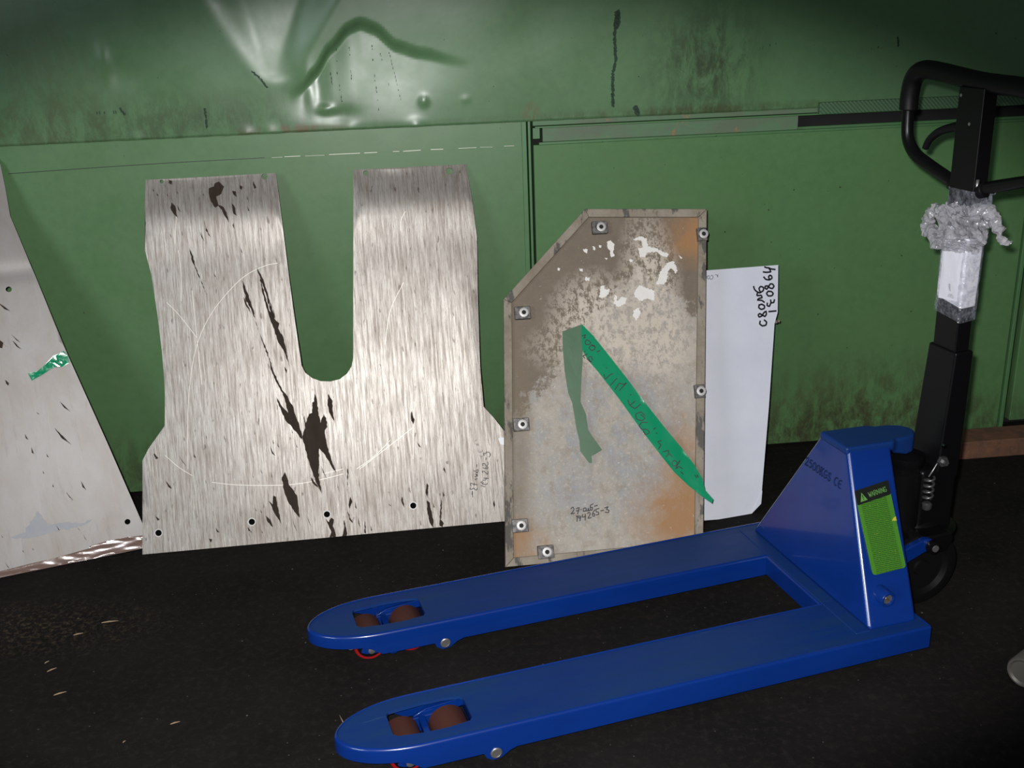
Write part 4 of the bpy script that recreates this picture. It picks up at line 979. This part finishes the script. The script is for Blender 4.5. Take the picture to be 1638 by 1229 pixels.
def fork(vc):
    root = None
    us = [0.0, 0.001, 0.004, 0.009, 0.016, 0.026, 0.038, 0.052, 0.068, 0.086, 0.105, 0.125, 0.148, 0.17, 0.22, 0.30, 0.45, 0.7, 0.95, 1.26]
    left = [(u, half_w(u)) for u in us[1:]]
    outline = [(0.0, 0.0)] + [(u, w) for u, w in left] + [(u, -w) for u, w in reversed(left)]
    def off(ol, d):
        n = len(ol); r = []
        for i in range(n):
            p0 = Vector(ol[i - 1]); p1 = Vector(ol[i]); p2 = Vector(ol[(i + 1) % n])
            e = (p2 - p0).normalized()
            nn = Vector((e.y, -e.x))
            if p1.x > 1.25:
                nn = Vector((0, -1 if p1.y > 0 else 1))
            if nn.dot(Vector((0.6, 0)) - p1) < 0 and p1.x < 0.5:
                nn = -nn
            r.append(tuple(p1 + nn * d))
        return r
    # top skin with the roller window
    wo = [(0.112, -0.0385), (0.104, -0.030), (0.103, 0.030), (0.108, 0.0385), (0.17, 0.044), (0.22, 0.0435), (0.252, 0.038), (0.257, 0.033), (0.258, -0.032), (0.252, -0.0405), (0.21, -0.046), (0.16, -0.045)]
    top_ol = off(outline, 0.0040)
    vo, fs = poly_tris(top_ol, [wo], 0.05)
    V = [(v.x, v.y + vc, ZT) for v in vo]
    F = []
    for f in fs:
        a, b, c = [vo[i] for i in f[:3]]
        F.append(f if (b - a).cross(c - a) > 0 else tuple(reversed(f)))
    topo = mesh_obj('fork_top', V, F, M_BLUET, truck)
    s_ = topo.modifiers.new('thickness', 'SOLIDIFY'); s_.thickness = 0.006; s_.offset = -1
    # skirt: rounded shoulder then side wall
    def zb(u):
        return ZT - 0.028 - 0.022 * ss(0.112, 0.150, u)
    dense = []
    n = len(outline)
    prof = [(0.0040, 0.0), (0.0023, 0.0005), (0.0010, 0.0016), (0.0003, 0.003), (0.0, 0.005)]
    rings = [(off(outline, d) if d else outline, dz) for d, dz in prof]
    V, F = [], []
    for ol, dz in rings:
        V += [(x, y + vc, ZT - dz) for x, y in ol]
    V += [(x, y + vc, zb(x)) for x, y in outline]
    nr = len(prof) + 1
    for r in range(nr - 1):
        for i in range(n):
            j = (i + 1) % n
            if outline[i][0] > 1.25 and outline[j][0] > 1.25:
                pass
            a = r * n + i; b = r * n + j
            F.append((a, a + n, b + n, b))
    sk = mesh_obj('fork_skirt', V, F, M_BLUE, truck, smooth=True)
    s_ = sk.modifiers.new('thickness', 'SOLIDIFY'); s_.thickness = 0.005; s_.offset = 0
    sk.modifiers.new('split', 'EDGE_SPLIT').split_angle = math.radians(50)
    # entry roller under the nose
    lathe('entry_roller', (0.085, vc, 0.050), (0, 1, 0), [(-0.05, 0.010), (0.05, 0.010)], M_STEEL, truck, 14)
    # tandem load rollers
    for k, (uu, rr) in enumerate(((0.128, 0.036), (0.222, 0.037))):
        w_ = lathe('load_roller', (uu, vc, rr), (0, 1, 0), [(-0.038, 0.028), (-0.038, rr - .003), (-0.035, rr), (0.035, rr), (0.038, rr - .003), (0.038, 0.028)], M_ROLL, truck, 32)
        lathe('roller_tread_edge', (uu, vc, rr), (0, -1, 0), [(0.0382, 0.029), (0.0395, 0.030), (0.0395, rr - .001), (0.037, rr + .0005)], M_RED, w_, 32)
        lathe('roller_hub', (uu, vc, rr), (0, 1, 0), [(-0.0402, 0.0295), (0.0402, 0.0295)], M_BLK, w_, 20)
    for s in (-1, 1):
        # tandem link plate
        lp = sheet('tandem_link', [(0.105, 0.030), (0.118, 0.024), (0.150, 0.022), (0.162, 0.016), (0.188, 0.016), (0.198, 0.024), (0.240, 0.028), (0.255, 0.040), (0.240, 0.052), (0.110, 0.046)], 0.006, M_BLUE, truck)
        lp.location = (0, vc + s * 0.052 - 0.003, 0)
        bevel(lp, 0.0012, 2)
        lathe('roller_pin', (0.128, vc + s * 0.056, 0.034), (0, s, 0), [(0, 0.008), (0.004, 0.008), (0.005, 0.006)], M_STEEL, lp, 14).parent = truck
        lathe('link_boss', (0.176, vc + s * 0.056, 0.030), (0, s, 0), [(0, 0.0135), (0.005, 0.0135), (0.006, 0.012), (0.006, 0.010), (0.004, 0.0095), (0.004, 0.0)], M_BLUE, truck, 18)
        # yoke lug and its pin below the side wall
        lg = sheet('yoke_lug', [(0.262, 0.040), (0.270, 0.022), (0.284, 0.014), (0.300, 0.016), (0.318, 0.028), (0.352, 0.040), (0.340, 0.048), (0.262, 0.048)], 0.007, M_BLUE, truck)
        lg.location = (0, vc + s * 0.0775 - 0.0035, 0)
        bevel(lg, 0.0012, 2)
        pn = lathe('yoke_pin', (0.289, vc + s * 0.081, 0.031), (0, s, 0), [(0, 0.0115), (0.003, 0.0115), (0.004, 0.0105), (0.0042, 0.0085), (0.0035, 0.008), (0.0035, 0.0)], M_STEEL, truck, 18)
        # strut seen through the window
        bx = sheet('push_strut', [(0.160, 0.030), (0.275, 0.050), (0.340, 0.052), (0.340, 0.066), (0.262, 0.066), (0.185, 0.058), (0.160, 0.046)], 0.008, M_BLUE, truck)
        bx.location = (0, vc + s * 0.062 - 0.004, 0)
        bevel(bx, 0.001, 2)
    box('strut_bridge', 0.168, 0.182, vc - 0.05, vc + 0.05, 0.036, 0.052, M_BLUE, truck, 0.003)
    lathe('greased_pin', (0.268, vc - 0.030, 0.066), (0, 1, 0), [(-0.012, 0.009), (0.012, 0.009)], M_BRASS, truck, 14)
    box('window_back_wall', 0.262, 0.268, vc - .07, vc + .07, 0.04, 0.079, M_BLUE, truck)

for vc in (0.08, 0.47):
    fork(vc)

# base plate between the forks
cp = box('cross_plate', 1.092, 1.262, 0.150, 0.400, 0.036, 0.0850, M_BLUE, truck, 0.004, 3)
box('heel_weld', 1.098, 1.132, 0.03, 0.53, 0.083, 0.0868, M_BLUET, truck, 0.0015)

# chassis body
def hexa(name, b, t_, mat, parent, bev=0.006, seg=4):
    V = b + t_
    return bevel(mesh_obj(name, V, [(3, 2, 1, 0), (4, 5, 6, 7), (0, 1, 5, 4), (1, 2, 6, 5), (2, 3, 7, 6), (3, 0, 4, 7)], mat, parent), bev, seg)
chassis = hexa('chassis', [(1.13, 0.030, 0.083), (1.25, 0.027, 0.083), (1.25, 0.523, 0.083), (1.13, 0.520, 0.083)],
               [(1.180, 0.225, 0.420), (1.294, 0.225, 0.412), (1.294, 0.325, 0.412), (1.180, 0.325, 0.420)], M_BLUE, truck, 0.010, 5)
# top cap with its rounded nose over the pump piston
cap_ol = [(1.176, 0.222), (1.298, 0.222), (1.312, 0.232), (1.345, 0.236), (1.368, 0.244), (1.382, 0.260), (1.386, 0.275), (1.382, 0.290), (1.368, 0.306), (1.345, 0.314), (1.312, 0.318), (1.298, 0.328), (1.176, 0.328)]
n = len(cap_ol)
V = [(x, y, 0.424 - 0.006 * ss(1.18, 1.38, x)) for x, y in cap_ol] + [(x, y, 0.405 - 0.032 * ss(1.29, 1.33, x)) for x, y in cap_ol]
F = [tuple(range(n)), tuple(reversed(range(n, 2 * n)))] + [(i, i + n, (i + 1) % n + n, (i + 1) % n) for i in range(n)]
cap = bevel(mesh_obj('top_cap', V, F, M_BLUET, truck), 0.006, 4, 25)

# warning label on the near flank, stencil on the front plate
FS = frame(D['F_side'])
lab = D['label']
lo = [lab[0], lab[1], lab[2], lab[3]]
def round_poly(ol, r, k=5):
    out = []
    n = len(ol)
    for i in range(n):
        p0 = Vector(ol[i - 1]); p1 = Vector(ol[i]); p2 = Vector(ol[(i + 1) % n])
        a = p1 + (p0 - p1).normalized() * r; b = p1 + (p2 - p1).normalized() * r
        for q in range(k + 1):
            s_ = q / k
            out.append(tuple((1 - s_) ** 2 * a + 2 * s_ * (1 - s_) * p1 + s_ * s_ * b))
    return out
lab_o = sheet('warning_label', round_poly(lo, 0.008), 0.0006, M_LABEL, truck, y0=-0.0012)
lab_o.matrix_local = FS
tag(lab_o, 'green warning label with black header')
def lerp2(a, b, s_): return (a[0] + (b[0] - a[0]) * s_, a[1] + (b[1] - a[1]) * s_)
hd_ol = [lo[0], lo[1], lerp2(lo[1], lo[2], 0.165), lerp2(lo[0], lo[3], 0.175)]
hd = decal('label_header', [round_poly(hd_ol, 0.004)], M_LABEL_H, lab_o, -0.0016)
hx, hz = hd_ol[3]
ex = Vector(hd_ol[2]) - Vector(hd_ol[3]); ex.normalize(); ez = Vector((-ex.y, ex.x))
def hp(a, b): q = Vector((hx, hz)) + ex * a + ez * b; return (q.x, q.y)
decal('warning_triangle', [[hp(0.010, 0.005), hp(0.028, 0.005), hp(0.019, 0.024)]], M_LABEL_T, lab_o, -0.0020)
strokes('triangle_mark', [[hp(.019, .018), hp(.019, .011)], [hp(.019, .0086), hp(.019, .0078)]], 0.0018, M_LABEL_H, lab_o, -0.0023)
# block letters as strokes in a unit box
GL = {
 'W': [[(0, 1), (.25, 0)], [(.25, 0), (.5, .7)], [(.5, .7), (.75, 0)], [(.75, 0), (1, 1)]],
 'A': [[(0, 0), (.5, 1)], [(.5, 1), (1, 0)], [(.2, .38), (.8, .38)]],
 'R': [[(.05, 0), (.05, 1)], [(.05, 1), (.7, 1), (.9, .78), (.7, .52), (.05, .5)], [(.45, .5), (.95, 0)]],
 'N': [[(.05, 0), (.05, 1)], [(.05, 1), (.95, 0)], [(.95, 0), (.95, 1)]],
 'I': [[(.5, 0), (.5, 1)]],
 'G': [[(.95, .82), (.6, 1), (.2, .88), (.05, .5), (.2, .1), (.6, 0), (.95, .15)], [(.95, .15), (.95, .45)], [(.6, .45), (.98, .45)]],
 '2': [[(.05, .75), (.3, 1), (.75, .95), (.8, .65), (.4, .3), (.05, 0)], [(.05, 0), (.9, 0)], [(.9, 0), (.92, .18)]],
 '5': [[(.85, 1), (.25, 1)], [(.25, 1), (.15, .55)], [(.15, .55), (.55, .62), (.88, .4), (.75, .08), (.3, 0), (.05, .12)]],
 '0': [[(.5, 1), (.15, .85), (.05, .5), (.15, .12), (.5, 0), (.85, .12), (.95, .5), (.85, .85), (.5, 1)]],
 'K': [[(.15, 0), (.15, 1)], [(0, 0), (.3, 0)], [(0, 1), (.3, 1)], [(.9, 1), (.15, .42)], [(.4, .6), (.95, 0)], [(.75, 0), (1, 0)], [(.7, 1), (1, 1)]],
 'S': [[(.85, .8), (.6, 1), (.2, .95), (.15, .65), (.5, .5), (.85, .35), (.8, .05), (.4, 0), (.1, .2)]],
 'C': [[(.95, .95), (.5, 1), (.12, .75), (.08, .3), (.4, .02), (.95, .05)]],
 'E': [[(.95, .95), (.5, 1), (.12, .75), (.08, .3), (.4, .02), (.95, .05)], [(.1, .5), (.8, .5)]],
}
def text_strokes(s_, w_, h_, gap):
    out = []; x = 0
    for ch in s_:
        if ch != ' ':
            ww = w_ * (.45 if ch == 'I' else 1)
            for ln in GL[ch]:
                out.append([(x + a * ww, b * h_) for a, b in ln])
            x += ww + gap
        else:
            x += w_ * .9
    return out
strokes('header_lettering', [[hp(0.0345 + a, 0.009 + b) for a, b in ln] for ln in text_strokes('WARNING', 0.0058, 0.0105, 0.0014)], 0.0013, M_LABEL_T, lab_o, -0.0020)
decal('torn_edge', [[lerp2(lo[1], lo[2], .42), lerp2(lo[1], lo[2], .47), (lerp2(lo[1], lo[2], .46)[0] - .012, lerp2(lo[1], lo[2], .46)[1]), (lerp2(lo[1], lo[2], .43)[0] - .006, lerp2(lo[1], lo[2], .43)[1])]], M_YEL, lab_o, -0.0021)
FF = frame(D['F_front'])
st = strokes('stencil_lettering', text_strokes('2500KGS CE', 0.0115, 0.0185, 0.0036), 0.0022, M_TXT, truck, -0.0012)
st.matrix_local = FF @ Matrix.Translation((0.158, 0, 0.246))
# hinge pin boss on the near flank
hb = D['hub'][0]
hub = lathe('pivot_boss', (0, 0, 0), (0, -1, 0), [(-0.03, 0.018), (0.022, 0.0175), (0.024, 0.016), (0.024, 0.012), (0.019, 0.0115)], M_BLUE, truck, 24)
hub.location = FS @ Vector((hb[0] + 0.004, 0, hb[1]))
lathe('pivot_pin', (0, -0.019, 0), (0, -1, 0), [(0, 0.0115), (0.001, 0.011)], M_STEEL, hub, 16)
box('pin_split', -0.009, 0.009, -0.0225, -0.0195, -0.0018, 0.0018, M_BRASS, hub, 0.001).rotation_euler = (0, 0.7, 0)

# --- hydraulic unit, steering wheels (all black)
PU, PV = 1.425, 0.275
lathe('pump_body', (1.375, PV, 0.12), (0, 0, 1), [(0, 0.048), (0.20, 0.048), (0.205, 0.040), (0.215, 0.040), (0.22, 0.043), (0.235, 0.043), (0.24, 0.030), (0.245, 0.022)], M_BLK, truck, 28)
lathe('piston_rod', (1.362, PV, 0.34), (0, 0, 1), [(0, 0.0105), (0.05, 0.0105)], M_CHROME, truck, 18)
box('pump_block', 1.385, 1.485, 0.225, 0.325, 0.14, 0.33, M_BLK, truck, 0.012, 3)
lathe('thrust_plate', (1.415, PV, 0.175), (0, 0, 1), [(-0.012, 0.040), (-0.010, 0.092), (0.0, 0.095), (0.006, 0.060), (0.02, 0.05)], M_BLK, truck, 32)
for s in (-1, 1):
    w_ = lathe('steering_wheel', (1.392, PV + s * 0.058, 0.0922), (0, s, 0), [(-0.024, 0.06), (-0.024, 0.084), (-0.020, 0.092), (0.020, 0.092), (0.024, 0.084), (0.024, 0.066), (0.012, 0.060), (0.012, 0.02), (0.018, 0.018)], M_BLKM, truck, 36)
lathe('steering_axle', (1.392, PV - 0.074, 0.092), (0, 1, 0), [(0, 0.012), (0.148, 0.012)], M_STEEL, truck, 16)
# blue rocker arms with their bolts
for s in (-1, 1):
    y = PV + s * 0.098
    pts = [(1.265, 0.110), (1.280, 0.098), (1.330, 0.138), (1.375, 0.156), (1.391, 0.167), (1.387, 0.184), (1.368, 0.188), (1.330, 0.176), (1.265, 0.150)]
    ra = bevel(sheet('rocker_arm', pts, 0.016, M_BLUE, truck), 0.003)
    ra.location = (0, y - 0.008, 0)
    bo = lathe('rocker_bolt', (1.385, y + s * 0.008, 0.168), (0, s, 0), [(0, 0.016), (0.012, 0.016), (0.014, 0.009), (0.014, 0.0085)], M_BLK, truck, 16)
    lathe('bolt_end', (1.385, y + s * 0.022, 0.168), (0, s, 0), [(0, 0.0085), (0.002, 0.008)], M_STEEL, bo, 14)
sk_ = sheet('steering_bracket', [(1.37, 0.145), (1.44, 0.135), (1.455, 0.165), (1.45, 0.185), (1.37, 0.185)], 0.19, M_BLK, truck)
sk_.location = (0, PV - 0.095, 0)
bevel(sk_, 0.006)
# spring, nuts and release chain beside the tiller foot
sv = PV - 0.062
coil = []
for i in range(4 * 14 + 1):
    a_ = 2 * math.pi * i / 14
    coil.append((1.397 + 0.010 * math.cos(a_), sv + 0.011 * math.sin(a_), 0.262 + 0.058 * i / 56))
tube('return_spring', coil, 0.0030, M_DSTEEL, truck, 8)
lathe('spring_nut', (1.397, sv, 0.238), (0, 0, 1), [(0, 0.008), (0.004, 0.0115), (0.015, 0.0115), (0.018, 0.008)], M_DSTEEL, truck, 8)
lathe('pivot_nut', (1.424, sv, 0.356), (0, -1, 0), [(0, 0.0125), (0.009, 0.0125), (0.009, 0.007), (0.018, 0.0065)], M_DSTEEL, truck, 6)
lathe('grub_screw', (1.432, sv + .008, 0.388), (0, -1, 0), [(0, 0.0055), (0.006, 0.005)], M_CHROME, truck, 12)
tube('release_chain', spline([(1.392, sv - .002, 0.322), (1.398, sv - .006, 0.338), (1.410, sv - .004, 0.354)], 4), 0.0018, M_STEEL, truck, 6)

# --- tiller
def taper(name, c0, d0, c1, d1, mat, bev):
    (u0, v0, z0), (a0, b0) = c0, d0
    (u1, v1, z1), (a1, b1) = c1, d1
    return hexa(name, [(u0 - a0, v0 - b0, z0), (u0 + a0, v0 - b0, z0), (u0 + a0, v0 + b0, z0), (u0 - a0, v0 + b0, z0)],
                [(u1 - a1, v1 - b1, z1), (u1 + a1, v1 - b1, z1), (u1 + a1, v1 + b1, z1), (u1 - a1, v1 + b1, z1)], mat, truck, bev, 3)
taper('tiller_foot', (1.455, PV, 0.300), (0.030, 0.050), (1.468, PV, 0.605), (0.024, 0.046), M_BLK, 0.005)
TU = 1.467
tiller = taper('tiller_tube', (TU, PV, 0.55), (0.0185, 0.037), (TU - .003, PV, 1.170), (0.0175, 0.038), M_BLK, 0.003)
lathe('tiller_screw', (TU - .0185, PV + 0.030, 1.152), (-1, 0, 0), [(0, 0.004), (0.002, 0.0035)], M_STEEL, truck, 10)
lathe('tiller_screw', (TU - .0185, PV - 0.004, 1.096), (-1, 0, 0), [(0, 0.004), (0.002, 0.0035)], M_STEEL, truck, 10)
tube('tiller_cable', [(TU - .012, PV - .0385, 0.955), (TU - .012, PV - .0385, 0.985)], 0.0035, M_STEEL, truck, 8)
# handle loop: thin steel tube with a thick grip on the upper half
g = []
for s in (1, -1):
    arm = spline([(TU, PV + s * 0.030, 0.958), (TU, PV + s * 0.060, 0.970), (TU, PV + s * 0.130, 0.990), (TU, PV + s * 0.185, 1.008), (TU, PV + s * 0.215, 1.035), (TU, PV + s * 0.2225, 1.075), (TU, PV + s * 0.2225, 1.12)], 7)
    tube('handle_arm', arm, 0.0135, M_BLK, truck, 16)
    lathe('arm_socket', (TU, PV + s * 0.026, 0.957), (0, s, 0.35), [(0, 0.017), (0.026, 0.017), (0.028, 0.014)], M_BLK, truck, 18)
grip = spline([(TU, PV + 0.2225, 1.090), (TU, PV + 0.2225, 1.125), (TU, PV + 0.212, 1.162), (TU, PV + 0.180, 1.182), (TU, PV + 0.12, 1.184), (TU, PV, 1.180), (TU, PV - 0.12, 1.184), (TU, PV - 0.180, 1.182), (TU, PV - 0.212, 1.162), (TU, PV - 0.2225, 1.125), (TU, PV - 0.2225, 1.090)], 8)
tube('hand_grip', grip, 0.0205, M_BLKM, truck, 20)
lev = spline([(TU - .006, PV + 0.034, 1.086), (TU - .008, PV + 0.06, 1.082), (TU - .012, PV + 0.095, 1.070), (TU - .014, PV + 0.122, 1.050), (TU - .014, PV + 0.134, 1.030)], 5)
tube('release_lever', lev, [0.013 - 0.005 * (i / (len(lev) - 1)) for i in range(len(lev))], M_BLKM, truck, 12, flat=0.85)

for o_ in truck.children:
    if o_.name.split('.')[0] in ('hand_grip', 'handle_arm'):
        for v_ in o_.data.vertices:
            v_.co.z += (v_.co.y - PV) * 0.07 * ss(0.97, 1.1, v_.co.z)

# --- papers and stretch film tied round the tiller
def wrap_tube(name, z0, z1, gap, mat, wav, nz_=10, seed=0, skew=0.0):
    V, F = [], []
    a_, b_ = 0.0185 + gap, 0.037 + gap
    ring = []
    for (su, sv_) in ((-1, -1), (1, -1), (1, 1), (-1, 1)):
        for k in range(6):
            th = {(-1, -1): 180, (1, -1): 270, (1, 1): 0, (-1, 1): 90}[(su, sv_)] + k * 18
            r = 0.006
            ring.append((su * (a_ - r) + r * math.cos(math.radians(th)), sv_ * (b_ - r) + r * math.sin(math.radians(th))))
    n = len(ring)
    for j in range(nz_ + 1):
        z = z0 + (z1 - z0) * j / nz_
        for i, (du, dv) in enumerate(ring):
            k = 1 + wav * noise.noise(Vector((du * 40, dv * 40, z * 30 + seed)))
            zz = z + (skew * dv if j == 0 else 0) + (0.006 * noise.noise(Vector((du * 60, dv * 60, seed))) if j == 0 else 0)
            V.append((TU + du * k, PV + dv * k, zz))
    for j in range(nz_):
        for i in range(n):
            F.append((j * n + i, j * n + (i + 1) % n, (j + 1) * n + (i + 1) % n, (j + 1) * n + i))
    return mesh_obj(name, V, F, mat, truck, smooth=True)
tag(wrap_tube('paper_wrap', 0.712, 0.86, 0.0035, M_PAPER, 0.03, seed=2, skew=0.12), 'folded white papers bound to the tiller')
sheet('paper_flap', [(-0.030, 0.0), (0.030, 0.006), (0.030, 0.13), (-0.030, 0.13)], 0.0006, M_PAPER, truck, grid=0.02, height=lambda x, z: 0.0015 * noise.noise(Vector((x * 40, z * 20, 3)))).matrix_local = Matrix.Translation((TU - 0.0245, PV - 0.002, 0.714)) @ Matrix.Rotation(math.radians(-90), 4, 'Z')
wrap_tube('clear_film_skirt', 0.680, 0.86, 0.0055, M_FILM2, 0.05, seed=5, skew=0.15)

def lump(name, c, r, mat, seed, seg=44, rings=30, amp=0.30, hole=None):
    V, F = [], []
    for j in range(rings + 1):
        ph = math.pi * j / rings
        for i in range(seg):
            th = 2 * math.pi * i / seg
            d = Vector((math.sin(ph) * math.cos(th), math.sin(ph) * math.sin(th), math.cos(ph)))
            k = 1 + amp * noise.noise(d * 2.2 + Vector((seed, 0, 0))) + amp * .7 * noise.noise(d * 5.5 + Vector((0, seed, 0))) + amp * .35 * noise.noise(d * 12 + Vector((0, 0, seed))) + 0.10 * noise.noise(d * 27 + Vector((seed, 3, 0)))
            # horizontal folds
            k += 0.07 * math.sin(ph * 11 + math.sin(th * 2) * 1.2)
            V.append((c[0] + d.x * r[0] * k, c[1] + d.y * r[1] * k, c[2] + d.z * r[2] * k))
    for j in range(rings):
        for i in range(seg):
            F.append((j * seg + i, (j + 1) * seg + i, (j + 1) * seg + (i + 1) % seg))
            F.append((j * seg + i, (j + 1) * seg + (i + 1) % seg, j * seg + (i + 1) % seg))
    return mesh_obj(name, V, F, mat, truck)
film = lump('film_knot', (TU - 0.002, PV, 0.878), (0.042, 0.060, 0.058), M_FILM, 3.0)
tag(film, 'crumpled clear stretch film knotted round the tiller')
lump('film_knot_fold', (TU - 0.012, PV + 0.006, 0.846), (0.036, 0.058, 0.022), M_FILM, 8.0, amp=0.2)
wrap_tube('film_sleeve', 0.90, 0.960, 0.003, M_FILM2, 0.10, seed=9)
# loop to the left, twisted tail and ear to the right
lp = spline([(TU - .02, PV + 0.045, 0.905), (TU - .01, PV + 0.085, 0.900), (TU - .005, PV + 0.112, 0.872), (TU - .01, PV + 0.102, 0.848), (TU - .02, PV + 0.078, 0.858), (TU - .025, PV + 0.060, 0.842), (TU - .026, PV + 0.04, 0.832)], 6)
tube('film_loop', lp, [0.013 + 0.006 * noise.noise(Vector((i * .7, 0, 2))) for i in range(len(lp))], M_FILM, truck, 12)
tl_ = spline([(TU - .01, PV - 0.030, 0.915), (TU, PV - 0.060, 0.922), (TU, PV - 0.088, 0.905), (TU, PV - 0.108, 0.880), (TU, PV - 0.122, 0.866), (TU, PV - 0.140, 0.868)], 6)
tube('film_tail', tl_, [max(0.0035, 0.017 * (1 - (i / (len(tl_) - 1)) ** 1.6) + 0.005 * noise.noise(Vector((i * .6, 1, 7)))) for i in range(len(tl_))], M_FILM, truck, 12)
ear = spline([(TU - .005, PV - 0.035, 0.925), (TU - .005, PV - 0.065, 0.938), (TU - .005, PV - 0.085, 0.965)], 6)
tube('film_ear', ear, [max(0.0012, 0.015 * (1 - (i / (len(ear) - 1)) ** 1.2)) for i in range(len(ear))], M_FILM2, truck, 10)

# crinkle the loose film: facets instead of smooth tubes
for o_ in truck.children:
    if o_.name.split('.')[0] in ('film_loop', 'film_tail', 'film_ear'):
        for i, v_ in enumerate(o_.data.vertices):
            p_ = v_.co * 90
            v_.co += Vector((noise.noise(p_), noise.noise(p_ + Vector((7, 0, 0))), noise.noise(p_ + Vector((0, 9, 0))))) * 0.007
        for p_ in o_.data.polygons:
            p_.use_smooth = False
